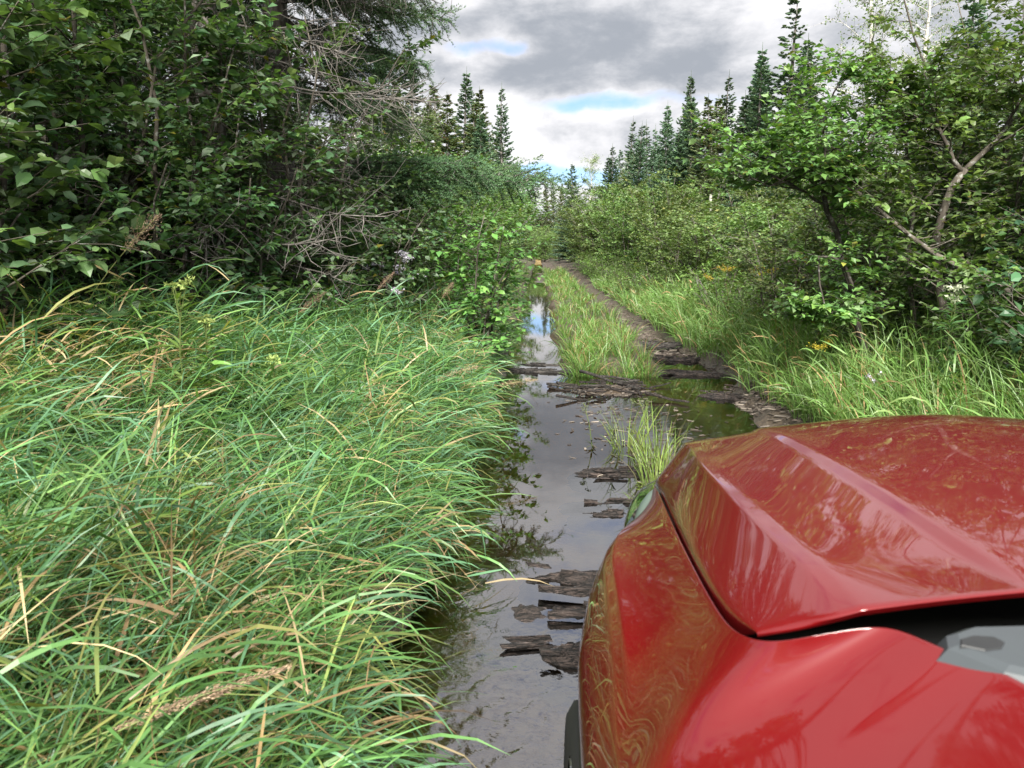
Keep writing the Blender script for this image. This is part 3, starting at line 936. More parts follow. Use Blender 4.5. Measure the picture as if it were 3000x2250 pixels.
def spruce_proto(seed, h, rad, pal, dens=1.0, bare=.0, z0=.04):
    r = np.random.default_rng(seed)
    tr = wobble((0, 0, -.1), (0, 0, h), 12, .012, r)
    mt = G().add(*tube(tr, np.linspace(.012 * h + .02, .006, 12), 7)).mesh("trunk", M_TRUNK, True)
    g, gb = G(), G()
    z = h * z0
    while z < h * .985:
        s = z / h
        prof = rad * (1 - s) ** .85 * (1.0 if s > .15 else .75 + 1.6 * s)
        nb = int(r.integers(4, 8))
        a0 = r.uniform(0, 6.28)
        for k in range(nb):
            a = a0 + 6.283 * k / nb + r.normal(0, .25)
            L = max(.07, prof * r.uniform(.6, 1.15))
            up = -.28 + .85 * s + r.normal(0, .1)
            p0 = np.array([0, 0, z + r.uniform(-.5, .5) * (.09 + .008 * h) * 1.6])
            hd = np.array([math.cos(a), math.sin(a), 0])
            t = np.linspace(0, 1, 6)[:, None]
            bp = p0 + hd * L * t + np.array([0, 0, 1.0]) * (L * (up * t + .22 * t ** 2))
            gb.add(*tube(bp, np.linspace(.004 + .006 * L, .002, 6), 3, False))
            if s > 1 - bare and r.random() < .75: fill = .35
            else: fill = 1.0
            nt_ = max(4, int(L / .040 * dens * fill))
            f = (np.arange(nt_) + r.random(nt_)) / nt_
            f = .12 + .88 * f
            q0 = np.stack([np.interp(f, t[:, 0], bp[:, d]) for d in range(3)], -1)
            sd_ = np.where(np.arange(nt_) % 2 == 0, 1, -1)
            pr = np.array([-hd[1], hd[0], 0])
            tl = (.10 + .34 * L * (1 - f) * .8).clip(.08, .42) * r.uniform(.7, 1.2, nt_)
            dv = hd[None] * r.uniform(.5, .9, (nt_, 1)) + pr[None] * sd_[:, None] * r.uniform(.3, 1.0, (nt_, 1)) + np.array([0, 0, 1.0])[None] * r.normal(-.08 + .3 * s, .22, (nt_, 1))
            dv = nrm(dv)
            U = nrm(np.stack([r.normal(0, .5, nt_), r.normal(0, .5, nt_), np.ones(nt_)], -1))
            tn = tints(nt_, r, pal, .2)
            wd = .034 + .016 * r.random(nt_)
            for cross in (0, 1):
                sdv = nrm(np.cross(dv, U))
                if cross: sdv = nrm(np.cross(dv, sdv))
                V = np.stack([q0, q0 + dv * tl[:, None] * .35 + sdv * wd[:, None], q0 + dv * tl[:, None], q0 + dv * tl[:, None] * .45 - sdv * wd[:, None]], 1)
                off = (np.arange(nt_) * 4)[:, None, None]
                g.add(V.reshape(-1, 3), (np.array([[0, 1, 2, 3]])[None] + off).reshape(-1, 4), None, np.repeat(tn, 4, 0))
        z += (.09 + .008 * h) * r.uniform(.7, 1.3) * (1 + 1.2 * (s > 1 - bare))
    # leader
    g.add(*tube(np.array([[0, 0, h * .96], [0, 0, h * 1.03]]), [.014, .004], 3), tint=(.06, .09, .05))
    return mt, gb.mesh("boughs", M_DEAD, True), g.mesh("crown", M_NEEDLE)


SPR = [spruce_proto(400, 9, 1.35, PAL_SPRUCE), spruce_proto(401, 9, 1.15, PAL_SPRUCE, bare=.12), spruce_proto(402, 9, 1.55, PAL_SPRUCE),
       spruce_proto(403, 9, 1.3, PAL_SPRUCE_Y), spruce_proto(404, 9, 1.25, PAL_SPRUCE, bare=.28)]
SN = ("trunk", "boughs", "crown")


def spruce(v, x, y, h, label, group, rw=1.0):
    place("spruce_tree", SPR[v], (x, y), r.uniform(0, 6.28), (h / 9 * rw * 1.35, h / 9 * rw * 1.35, h / 9), label, "tree", group, SN).rotation_euler = (r.normal(0, .022), r.normal(0, .022), r.uniform(0, 6.28))


SG1, SG2 = "spruces whose tips show above the left alders", "spruces standing above the right hedge"
spruce(1, -6.9, 36, 10.8, "narrow spruce with pointed tip, leftmost above the dark left bough", SG1)
spruce(1, -5.3, 34.5, 10.2, "slim tall spruce tip just right of the leftmost one", SG1)
spruce(0, -4.2, 41.5, 10.0, "broad green spruce in the middle of the left skyline", SG1, 1.1)
spruce(3, -3.15, 42, 9.1, "yellowish bushy spruce left of the last dark one on the left skyline", SG1, 1.25)
spruce(1, -1.9, 40, 9.0, "dark slender spruce closest to the sky gap on the left", SG1)
spruce(4, 8.0, 26.6, 9.0, "tall spruce with bare spiky leader, highest on the right skyline", SG2, 1.15)
spruce(0, 7.4, 27.2, 7.5, "shorter spruce pressed against the left side of the bare-tipped one", SG2, 1.15)
spruce(0, 8.9, 27.5, 7.2, "spruce half hidden right of the bare-tipped one", SG2, 1.2)
spruce(3, 7.0, 31.0, 6.6, "yellow-green spruce left of the bare-tipped one", SG2, 1.25)
spruce(1, 7.7, 33.7, 8.0, "thin-topped spruce between the open dark one and the tallest", SG2, 1.1)
spruce(2, 7.0, 38, 8.9, "open dark spruce standing clear against the white cloud", SG2, .85)
spruce(0, 5.7, 33, 5.6, "low bluish spruce in front of the open dark one", SG2, 1.35)
spruce(0, 6.7, 42, 8.3, "dark spruce left of the open one on the right skyline", SG2, 1.0)
spruce(1, 6.4, 45, 7.7, "narrow spruce spire left of the blue spruces on the right", SG2)
spruce(1, 5.7, 51, 9.0, "dark spruce with tall spire, second from the left on the right skyline", SG2, 1.0)
spruce(2, 5.2, 52, 7.3, "wide dark spruce at the left end of the right skyline group", SG2, .9)
spruce(1, 6.8, 55, 8.8, "tiny spire spruce right of the dark one on the right skyline", SG2, .6)
spruce(2, 3.1, 71, 8.6, "single dark spruce beside the end of the trail", None, 1.2)
for x, y, h in ((1.05, 108, 10.5), (2.1, 110, 10.6), (2.8, 112, 10.4)):
    spruce(3, x, y, h, "one of three far yellowish spruces in the gap at the end of the trail", "three far spruces at the trail end", .8)
for x, y, h in ((-1.6, 128, 9.5), (-.4, 132, 8.2), (.3, 126, 7.2), (4.2, 130, 8.8), (-3.0, 122, 9.8), (1.4, 140, 9.0), (5.6, 124, 9.2), (3.2, 136, 8.0)):
    spruce((2, 3)[int(r.integers(0, 2))], x, y, h, "far spruce in the row closing the end of the trail", "far spruces closing the end of the trail", 1.9)
for k in range(26):
    y = r.uniform(16, 75)
    x = -(4.6 + .05 * y) - r.uniform(0, 11)
    spruce(int(r.integers(0, 4)), x, y, min(r.uniform(5, 9), 1.3 + .20 * y), "spruce in the dense woods behind the left alders", "spruces deep in the left woods")
for x, y, h in ((4.6, 30, 4.4), (5.3, 38, 5.6), (5.0, 44, 6.3), (6.0, 36, 5.4), (6.9, 29, 5.2), (5.9, 27, 4.4), (8.4, 32, 6.8), (9.5, 26, 6.2), (7.3, 24, 5.2), (4.3, 50, 6.6), (4.9, 40, 7.0), (5.6, 42, 7.4), (5.4, 34, 6.2), (6.3, 33, 6.9), (6.1, 30, 6.4), (6.9, 27, 6.0), (7.3, 29, 7.2), (8.2, 30, 7.8), (4.4, 46, 6.8), (7.9, 24, 6.6), (9.2, 28, 8.0), (6.6, 36, 7.6)):
    spruce(int(r.integers(0, 4)), x, y, h, "middle-height spruce filling the band above the right hedge", "spruces filling the band above the right hedge", 1.25)
for k in range(30):
    y = r.uniform(20, 85)
    x = (6.5 + .05 * y) + r.uniform(0, 16)
    spruce(int(r.integers(0, 4)), x, y, min(r.uniform(4, 7.5), 1.3 + .13 * y), "spruce in the dense woods behind the right hedge", "spruces deep in the right woods")


for x, y, h in ((-3.4, 30, 6.6), (-4.4, 33, 7.6), (-2.6, 35, 6.8), (-3.0, 38, 7.8), (-5.4, 30, 7.2), (-3.7, 26, 5.6), (-2.3, 46, 7.6)):
    spruce((0, 3)[int(r.integers(0, 2))], x, y, h, "middle-height green spruce below the tips of the left skyline", "spruces below the tips of the left skyline", 1.35)


spruce(0, 3.7, 24.5, 3.1, "young bluish spruce standing in the right hedge near the trail", None, 1.3)
spruce(2, 4.6, 17.8, 3.0, "young green spruce rising out of the near willow hedge", None, 1.4)
spruce(0, -2.2, 27.5, 3.9, "young spruce among the far left alders by the trail", None, 1.2)


# deciduous trees
def tree_proto(seed, h, rad, pal, bark, n=5, leaf=.06):
    r = np.random.default_rng(seed)
    tr = wobble((0, 0, -.1), (0, 0, h), 12, .03, r)
    mt = G().add(*tube(tr, np.linspace(.014 * h, .01, 12), 8)).mesh("trunk", bark, True)
    gb = G()
    P, Dv, U, S = [], [], [], []
    for k in range(46):
        s = .25 + .75 * (k + r.random()) / 46
        p0 = np.array([np.interp(s, np.linspace(0, 1, 12), tr[:, d]) for d in range(3)])
        a = r.uniform(0, 6.28)
        L = rad * (1.15 - s) ** .6 * r.uniform(.6, 1.1)
        p1 = p0 + L * np.array([math.cos(a), math.sin(a), r.uniform(.3, 1.0)])
        bp = wobble(p0, p1, 6, .03, r)
        gb.add(*tube(bp, np.linspace(.005 * h * (1.2 - s), .003, 6), 4, False))
        for q in range(14):
            ss = r.uniform(.2, 1)
            q0 = np.array([np.interp(ss, np.linspace(0, 1, 6), bp[:, d]) for d in range(3)])
            q1 = q0 + r.normal(0, .22, 3) + np.array([math.cos(a), math.sin(a), .2]) * .12
            gb.add(*tube(np.stack([q0, q1]), [.004, .002], 3, False))
            for e in range(9):
                f = r.random()
                P.append(q0 + (q1 - q0) * f + r.normal(0, .03, 3))
                Dv.append(r.normal(0, 1, 3) + np.array([0, 0, -.5]))
                U.append(r.normal(0, .6, 3) + np.array([0, 0, 1.0]))
                S.append(leaf * r.uniform(.6, 1.2))
    g = G()
    fr = leaf_frames(np.array(P), np.array(Dv), np.array(U), np.array(S))
    add_leaves(g, LEAF4, fr, tints(len(P), r, pal, .2))
    return mt, gb.mesh("limbs", bark, True), g.mesh("crown", M_LEAF)


TN = ("trunk", "limbs", "crown")
BIR = tree_proto(500, 8, 1.5, [(4, (.11, .16, .055)), (3, (.09, .14, .05)), (2, (.15, .19, .07))], M_BIRCH)
POP = tree_proto(501, 6, 1.3, [(4, (.15, .22, .06)), (3, (.12, .19, .05)), (2, (.2, .26, .08))], M_BIRCH)
place("birch_tree", BIR, (6.1, 15.0), 0.4, .82, "pale-barked birch whose open crown reaches out of the top right", "tree", None, TN)
place("birch_tree", BIR, (7.6, 16.5), 2.4, .85, "birch half hidden behind the pale-barked one at the top right", "tree", None, TN)
place("poplar_tree", POP, (-5.6, 24), 0.4, .95, "yellow-green poplar behind the left spruce boughs", "tree", "pale poplars behind the left alders", TN)
place("poplar_tree", POP, (-4.0, 27), 1.4, .9, "yellow-green poplar under the middle spruces of the left skyline", "tree", "pale poplars behind the left alders", TN)
place("poplar_tree", POP, (5.0, 46), 2.0, 1.0, "light green rounded poplar among the dark right spruces", "tree", None, TN)
place("poplar_tree", POP, (3.7, 58), 1.0, 1.25, "grey-green poplar at the left end of the right skyline", "tree", None, TN)
spruce(2, 7.4, 14.0, 5.4, "dark spruce behind the top of the right alders", None, 1.1)

# near spruces on the left: grey trunks, dead lower branches, drooping boughs
PAL_BOUGH = [(5, (.095, .165, .075)), (4, (.075, .14, .075)), (2, (.12, .20, .08))]


def bough_mesh(seed, L, pal=PAL_BOUGH, sub=44, moss=True):
    """a spruce bough growing along +x, needles as slivers"""
    r = np.random.default_rng(seed)
    t = np.linspace(0, 1, 9)
    P = np.stack([L * t, .06 * L * np.sin(t * 3 + r.random() * 3), .05 * L * np.sin(t * 2.5) - .10 * L * t ** 1.5 + .10 * L * t ** 3], -1)
    gw, g = G(), G()
    gw.add(*tube(P, np.linspace(.008 + .006 * L, .003, 9), 6))
    tw = []
    for k in range(sub):
        f = .15 + .85 * (k + r.random()) / sub
        q0 = np.array([np.interp(f, t, P[:, d]) for d in range(3)])
        sgn = 1 if k % 2 else -1
        l2 = (.16 + .38 * L * (1 - f)) * r.uniform(.6, 1.1)
        l2 = min(l2, .65)
        dv = nrm(np.array([r.uniform(.5, 1.0), sgn * r.uniform(.4, 1.0), r.uniform(-.40, .12)]))
        q1 = q0 + dv * l2
        pp = wobble(q0, q1, 5, .008, r, -.03)
        gw.add(*tube(pp, np.linspace(.0045, .0018, 5), 4, False))
        tw.append(pp)
        for e in range(int(4 + l2 / .026)):
            ff = r.uniform(.2, 1)
            s0 = np.array([np.interp(ff, np.linspace(0, 1, 5), pp[:, d]) for d in range(3)])
            s1 = s0 + nrm(dv + r.normal(0, .55, 3) + np.array([.2, 0, -.05])) * r.uniform(.05, .12)
            tw.append(np.stack([s0, (s0 + s1) / 2, s1]))
    for pp in tw:
        ln = np.linalg.norm(np.diff(pp, axis=0), axis=1).sum()
        n = int(ln / .0032)
        f = r.random(n) * (.98) + .02
        q0 = np.stack([np.interp(f, np.linspace(0, 1, len(pp)), pp[:, d]) for d in range(3)], -1)
        ax = nrm(pp[-1] - pp[0])
        rd = r.normal(0, 1, (n, 3))
        rd[:, 2] = np.abs(rd[:, 2]) * .8 + rd[:, 2] * .3
        rd = nrm(rd - (rd @ ax)[:, None] * ax)
        dv = nrm(rd + ax * .7)
        l = r.uniform(.013, .022, n)[:, None]
        sdv = nrm(np.cross(dv, r.normal(0, 1, (n, 3)))) * .0024
        V = np.stack([q0 - sdv, q0 + sdv, q0 + dv * l], 1).reshape(-1, 3)
        g.add(V, None, np.arange(n * 3).reshape(-1, 3), np.repeat(tints(n, r, pal, .2), 3, 0))
    return gw.mesh("bough", M_DEAD, True), g.mesh("needles", M_NEEDLE)


BOUGH = [bough_mesh(600, 1.6), bough_mesh(601, 1.9), bough_mesh(602, 1.3)]


def dead_branch_mesh(seed, L):
    r = np.random.default_rng(seed)
    g = G()
    P = wobble((0, 0, 0), (L, 0, -.12 * L), 8, .02, r)
    g.add(*tube(P, np.linspace(.011, .003, 8), 5))
    for k in range(20):
        f = r.uniform(.1, 1)
        q0 = np.array([np.interp(f, np.linspace(0, 1, 8), P[:, d]) for d in range(3)])
        q1 = q0 + np.array([r.uniform(.1, .5), r.normal(0, .3), r.normal(-.06, .14)]) * r.uniform(.5, 1)
        pp = wobble(q0, q1, 5, .02, r)
        g.add(*tube(pp, np.linspace(.0045, .0015, 5), 3, False))
        for e in range(3):
            s0 = pp[int(r.integers(1, 5))]
            g.add(*tube(np.stack([s0, s0 + r.normal(0, .09, 3)]), [.002, .001], 3, False))
    return g.mesh("dead_branch", M_DEAD, True)


DBR = [dead_branch_mesh(610 + k, 1.1 + .25 * k) for k in range(3)]


def aim(a, b, roll=0.0):
    a, b = Vector(a), Vector(b)
    x = (b - a).normalized()
    z = Vector((0, 0, 1))
    y = z.cross(x).normalized()
    z = x.cross(y)
    Mx = Matrix((x, y, z)).transposed().to_4x4()
    return Matrix.Translation(a) @ Mx @ Matrix.Rotation(roll, 4, "X")


def near_spruce(loc, h, r0, label, seed, boughs, ndead, nauto, zlo):
    rr = np.random.default_rng(seed)
    root = empty("spruce_tree", (loc[0], loc[1], gz1(*loc)))
    tag(root, label, "tree")
    tr = wobble((0, 0, -.1), (rr.normal(0, .1), rr.normal(0, .1), h), 14, .012, rr)
    G().add(*tube(tr, np.linspace(r0, .02, 14), 14)).build("trunk", M_TRUNK, root, True)

    def put_bough(k, a, b):
        L = (Vector(b) - Vector(a)).length
        mw, mn = BOUGH[k]
        base = (1.6, 1.9, 1.3)[k]
        o = link_mesh("bough", mw, root, aim(a, b, rr.normal(0, .2)) @ Matrix.Scale(L / base, 4))
        link_mesh("needles", mn, o)
    for (k, a, b) in boughs:
        put_bough(k, a, b)
    for q in range(nauto):
        z = zlo + ((6.2 if nauto < 80 else 8.5) - zlo) * (q + rr.random()) / nauto
        a = rr.uniform(0, 6.283)
        L = 1.75 * (1 - z / h) ** .5 * rr.uniform(.7, 1.1)
        put_bough(int(rr.integers(3)), (0, 0, z), (L * math.cos(a), L * math.sin(a), z - rr.uniform(.05, .45) * L))
    for q in range(ndead):
        z = .6 + (zlo + .8 - .6) * (q + rr.random()) / ndead
        a = rr.uniform(-2.6, .9)
        link_mesh("dead_branch", DBR[int(rr.integers(3))], root, aim((0, 0, z), (math.cos(a), math.sin(a), z - rr.uniform(0, .35)), rr.uniform(0, 6)))
    return root


near_spruce((-2.5, 7.6), 13, .14, "near spruce on the left whose long low bough hangs out towards the trail", 701,
            [(1, (.1, 0, 1.62), (2.6, .7, 1.52)), (1, (.1, 0, 1.70), (2.1, .2, 1.66)), (1, (.1, .1, 1.75), (2.4, 1.0, 1.68)), (0, (.1, 0, 1.8), (1.9, -.1, 1.72)), (1, (.1, 0, 1.66), (2.35, .5, 1.6)),
             (0, (0, 0, 2.9), (1.25, -.6, 2.5)), (1, (0, 0, 3.3), (1.45, -.1, 3.0)), (1, (0, 0, 3.6), (1.4, -.9, 3.1)), (0, (0, 0, 3.1), (1.3, .5, 2.75)),
             (1, (0, 0, 2.5), (1.15, .2, 2.3)), (2, (0, 0, 3.9), (1.35, -.4, 3.6)), (0, (0, 0, 2.4), (1.1, -.9, 2.1)), (1, (0, 0, 4.2), (1.6, .1, 3.85)), (0, (0, 0, 2.75), (1.2, .4, 2.6))],
            22, 84, 2.5)
near_spruce((-3.75, 6.15), 13, .16, "big spruce with grey flaking trunk behind the left alders", 702,
            [(2, (.1, 0, 2.7), (1.2, -.7, 2.45)), (2, (.1, 0, 2.8), (1.5, -.4, 2.6))], 30, 40, 3.2)
near_spruce((-2.35, 5.7), 13, .11, "spruce with grey dead lower branches rising out of the alders at upper left", 707, [], 26, 82, 3.3)
near_spruce((-4.6, 4.4), 12, .12, "spruce in the shade at the far left edge behind the alders", 703, [], 16, 44, 1.4)
near_spruce((-4.2, 9.4), 12, .12, "spruce in the dark left woods behind the overhanging one", 704, [], 14, 46, 1.6)
near_spruce((-5.6, 7.6), 13, .14, "spruce deepest in the left woods behind the grey trunk", 705, [], 12, 46, 1.4)

# snag
root = empty("dead_snag", (5.05, 24.0, gz1(5.05, 24)))
tag(root, "short white dead snag sticking out of the right hedge", "dead tree")
G().add(*tube(wobble((0, 0, 0), (.1, 0, 2.6), 8, .02, r), np.linspace(.10, .04, 8), 8)).build("trunk", plain_mat("bleached_wood", (.30, .28, .26), .8, noise=.3), root, True)

ORD = "nearest,second nearest,third nearest,fourth nearest,fifth nearest,sixth nearest,seventh nearest,eighth nearest,ninth nearest,tenth nearest,eleventh nearest,twelfth nearest".split(",")


def number_labels(group, fmt, most=12):
    """things of a row that look alike are told apart by their order from the camera"""
    ob = sorted([o for o in COL.objects if o.get("group") == group], key=lambda o: o.location.length)
    for k, o in enumerate(ob[:most]):
        o["label"] = fmt % ORD[k]


number_labels("willows in the near hedge on the right", "%s of the grey-green willow shrubs in the hedge right of the trail")
number_labels("far shrubs lining the trail on the right", "%s of the small far shrubs on the right behind the willow hedge")
number_labels("alders in the left wall beyond the sapling", "%s of the mid-distance alder shrubs beyond the bright sapling on the left")
number_labels("far shrubs lining the trail on the left", "%s of the small far shrubs lining the left of the trail near its end")
number_labels("leafy plants along the right edge of the trail", "%s of the low leafy plants at the foot of the right hedge")
number_labels("leafy plants along the left edge of the trail", "%s of the low leafy plants at the foot of the left alders")
number_labels("spruces filling the band above the right hedge", "%s of the middle-height spruces filling the band above the right hedge")
number_labels("spruces below the tips of the left skyline", "%s of the middle-height spruces below the left skyline tips")

# ------------------------------------------------------------------ flowers, stalks
PAL_STALK = [(4, (.27, .19, .135)), (2, (.21, .14, .10)), (1, (.34, .26, .18))]


def grass_stalk(base, tip, head, label, seed, wd=.0028, hw=.028, col=PAL_STALK, group=None):
    r = np.random.default_rng(seed)
    b = np.array([base[0], base[1], gz1(base[0], base[1])])
    tip = np.array(tip, float)
    root = empty("grass_stalk", tuple(b))
    tag(root, label, "grass stalk", group)
    t = np.linspace(0, 1, 14)[:, None]
    P = (tip - b) * t
    P[:, 2] += .10 * np.linalg.norm(tip - b) * np.sin(t[:, 0] * 3.14)
    G().add(*tube(P, np.linspace(wd, wd * .45, 14), 5), tint=(.20, .23, .08)).build("stem", M_GRASS, root, True)
    g = G()
    Ls = np.linalg.norm(tip - b)
    n = 620
    f = 1 - head / Ls * r.random(n) ** 1.0
    q0 = np.stack([np.interp(f, t[:, 0], P[:, d]) for d in range(3)], -1)
    ax = nrm(P[-1] - P[-4])
    rd = nrm(r.normal(0, 1, (n, 3)))
    rel = (1 - f) / (head / Ls)
    off = rd * (hw * r.random(n) * (.25 + np.sin(rel * 3.0).clip(0, 1)))[:, None] + ax * (r.uniform(0, .02, n))[:, None]
    fr = leaf_frames(q0 + off, ax[None] + rd * .5, r.normal(0, 1, (n, 3)), r.uniform(.005, .010, n))
    add_leaves(g, LANCE4, fr, tints(n, r, col, .2))
    m_ = 40
    for k in range(m_):
        e = int(r.integers(n))
        g.add(*tube(np.stack([q0[e], q0[e] + off[e]]), [.0007, .0005], 3, False), tint=(.38, .28, .17))
    g.build("seed_head", M_TAN, root)
    return root


SGp = "tan seed heads in the left grass"
grass_stalk((-2.28, 3.1), (-1.66, 3.35, 1.44), .26, "tall tan seed head standing against the dark left thicket", 801, group=SGp, hw=.05)
grass_stalk((-1.15, 1.0), (-.46, 1.25, .56), .26, "large nearest tan seed head lying over the bottom left grass", 802, group=SGp, hw=.009)
grass_stalk((-1.2, .98), (-.56, 1.22, .53), .20, "smaller tan seed head just below the nearest large one", 803, group=SGp, hw=.008)
grass_stalk((-1.1, 4.3), (-.38, 4.6, .60), .30, "tan seed head bending over the water edge left of the reflected sky", 804, group=SGp, hw=.03)
grass_stalk((-.8, 4.6), (-.02, 5.2, .42), .32, "reddish tan seed head reaching furthest over the water", 805, group=SGp, hw=.03)
grass_stalk((-1.9, 4.6), (-1.35, 4.8, 1.03), .24, "tan seed head in the left grass near the white asters", 806, group=SGp, hw=.03)
grass_stalk((-1.6, 5.5), (-1.12, 5.9, 1.12), .22, "upright tan seed head before the white asters", 807, group=SGp, hw=.025)
grass_stalk((-2.7, 2.9), (-2.18, 3.05, 1.05), .16, "pale seed head at the left picture edge above the grass", 808, group=SGp, hw=.025)
grass_stalk((-1.1, 6.0), (-.72, 6.4, 1.02), .2, "tan seed head left of the bright sapling", 809, group=SGp, hw=.03)


def flower_plant(name, loc, h, label, cat, colr, seed, nhead=5, spread=.12, headr=.05, nfl=70, fl=.012, leafpal=PAL_BRIGHT, group=None, plume=False, lean=(0, 0), nleaf=46, ll=.09):
    r = np.random.default_rng(seed)
    root = empty(name, (loc[0], loc[1], gz1(*loc)))
    tag(root, label, cat, group)
    gs, gl, gf = G(), G(), G()
    ns = max(1, nhead // 3)
    for k in range(ns):
        top = np.array([r.normal(0, spread) + lean[0], r.normal(0, spread) + lean[1], h * r.uniform(.82, 1)])
        P = wobble((r.normal(0, .03), r.normal(0, .03), 0), top, 8, .008, r)
        gs.add(*tube(P, np.linspace(.004, .0018, 8), 4), tint=(.12, .16, .05))
        n = nleaf
        f = .2 + .75 * r.random(n)
        q0 = np.stack([np.interp(f, np.linspace(0, 1, 8), P[:, d]) for d in range(3)], -1)
        a = r.uniform(0, 6.28, n)
        dv = np.stack([np.cos(a), np.sin(a), r.uniform(.1, .7, n)], -1)
        add_leaves(gl, LANCE, leaf_frames(q0, dv, np.tile([0, 0, 1.0], (n, 1)) + r.normal(0, .2, (n, 3)), ll * r.uniform(.7, 1.3, n) * (1.2 - .6 * f)), tints(n, r, leafpal))
        for q in range(3 if nhead > 1 else 1):
            if plume:
                a = r.uniform(0, 6.28)
                c0 = top + np.array([0, 0, -.05])
                c1 = c0 + np.array([math.cos(a) * .11, math.sin(a) * .11, r.uniform(.02, .1)])
                cen = c0 + (c1 - c0) * r.random((nfl, 1))
                pt = cen + r.normal(0, .012, (nfl, 3))
            else:
                c = top + r.normal(0, spread * .6, 3) * np.array([1, 1, .5])
                gs.add(*tube(np.stack([P[-2], c]), [.0015, .001], 3, False), tint=(.12, .16, .05))
                pt = c + nrm(r.normal(0, 1, (nfl, 3))) * headr * np.array([1, 1, .5]) * r.random((nfl, 1)) ** .4
            add_leaves(gf, LEAF4, leaf_frames(pt, r.normal(0, 1, (nfl, 3)), r.normal(0, .6, (nfl, 3)) + [0, 0, 1.0], fl * r.uniform(.7, 1.3, nfl)), tints(nfl, r, colr))
    gs.build("stem", M_GRASS, root)
    gl.build("leaves", M_LEAF, root)["kind"] = "stuff"
    gf.build("flower_head", M_FLOWER, root)
    return root


LIL = [(3, (.62, .58, .68)), (2, (.72, .70, .74)), (1, (.5, .42, .6))]
YEL = [(3, (.50, .40, .04)), (2, (.58, .48, .08)), (1, (.40, .34, .05))]
PNK = [(3, (.45, .28, .30)), (2, (.36, .20, .24))]
flower_plant("aster", (-1.32, 7.0), 1.05, "cluster of pale lilac asters above the left grass", "flower", LIL, 820, 15, .10, .035, 40, .018, lean=(.05, 0))
flower_plant("aster", (-1.15, 6.4), .82, "smaller group of white asters low right of the lilac cluster", "flower", LIL, 821, 6, .12, .028, 26, .016)
flower_plant("aster", (-1.55, 6.9), .86, "few white asters low left of the lilac cluster", "flower", LIL, 822, 5, .10, .022, 18, .016)
YG = "yellow goldenrods on the right bank"
flower_plant("goldenrod", (2.45, 11.2), .95, "wide goldenrod patch below the willow hedge right of the trail", "flower", YEL, 830, 12, .28, .05, 60, .014, plume=True, group=YG)
flower_plant("goldenrod", (3.15, 11.0), .95, "goldenrod right of the wide goldenrod patch", "flower", YEL, 831, 6, .10, .05, 60, .014, plume=True, group=YG)
flower_plant("goldenrod", (3.0, 7.9), 1.02, "goldenrod beside the pink flower left of the leaning alder", "flower", YEL, 832, 9, .16, .05, 60, .016, plume=True, group=YG)
flower_plant("goldenrod", (2.15, 6.0), .55, "single low goldenrod in front of the leaning alder stem", "flower", YEL, 833, 3, .03, .05, 80, .014, plume=True, group=YG)
flower_plant("pink_flower", (2.55, 7.9), 1.22, "dusty pink flower head left of the leaning alder", "flower", PNK, 834, 3, .05, .045, 60, .018)
flower_plant("white_flower", (2.35, 5.0), .42, "tiny white flowers low in the right grass", "flower", LIL, 835, 3, .06, .02, 20, .014)

# leafy upright herbs in the left grass
for k, (x, y, h, lab, own) in enumerate(((-1.45, 3.0, .98, "tall leafy herb with pale tips standing out of the left grass", 1), (-1.33, 3.1, .86, "shorter leafy herb right beside the tallest one", 1),
                                         (-1.15, 3.35, .78, "low leafy herb in the grass right of the tallest herb", 1), (-2.0, 3.6, 1.0, "narrow-leaved herb against the dark thicket", 1))):
    flower_plant("leafy_herb", (x, y), h, lab, "plant", [(1, (.25, .33, .10))], 840 + k, 4, .03, .025, 26, .02, [(3, (.12, .21, .05)), (2, (.17, .27, .08))], "leafy herbs in the left grass", nleaf=60, ll=.15)
for k, (x, y, h) in enumerate(((2.55, 4.9, 1.05), (2.7, 5.15, .95))):
    flower_plant("leafy_herb", (x, y), h, ("tall narrow-leaved herb with white tip on the right bank before the crooked alder", "shorter narrow-leaved herb behind the white-tipped one on the right bank")[k], "plant",
                 [(1, (.45, .5, .35))], 850 + k, 3, .02, .03, 30, .02, [(3, (.06, .12, .045)), (2, (.09, .16, .05))], None, nleaf=60, ll=.14)

# sparse tuft in the pool next to the hood
r7 = np.random.default_rng(77)
g = G()
B, A, L_ = [], [], []
for (x, y, n, hh, rad) in ((.58, 4.95, 50, .42, .10), (.72, 4.6, 60, .38, .12), (.66, 4.15, 70, .34, .10), (.62, 3.8, 60, .30, .09), (.85, 5.2, 24, .3, .2), (.75, 4.3, 60, .3, .14)):
    a = r7.uniform(0, 6.28, n)
    q = rad * np.sqrt(r7.random(n))
    B.append(np.stack([x + q * np.cos(a), y + q * np.sin(a), np.full(n, gz1(x, y) - .03)], -1))
    A.append(a)
    L_.append(hh * r7.uniform(.5, 1.2, n))
B, A, L_ = map(np.concatenate, (B, A, L_))
blades(g, B, A, L_, r7.uniform(0, .35, len(B)), r7.uniform(.2, 1.5, len(B)), r7.uniform(.004, .008, len(B)), tints(len(B), r7, [(4, (.13, .22, .05)), (3, (.18, .26, .06)), (2, (.11, .10, .05))]), 5, 1.3, r7)
tag(g.build("grass", M_GRASS), "sparse sedge tuft standing in the pool left of the hood", "grass", kind="stuff")
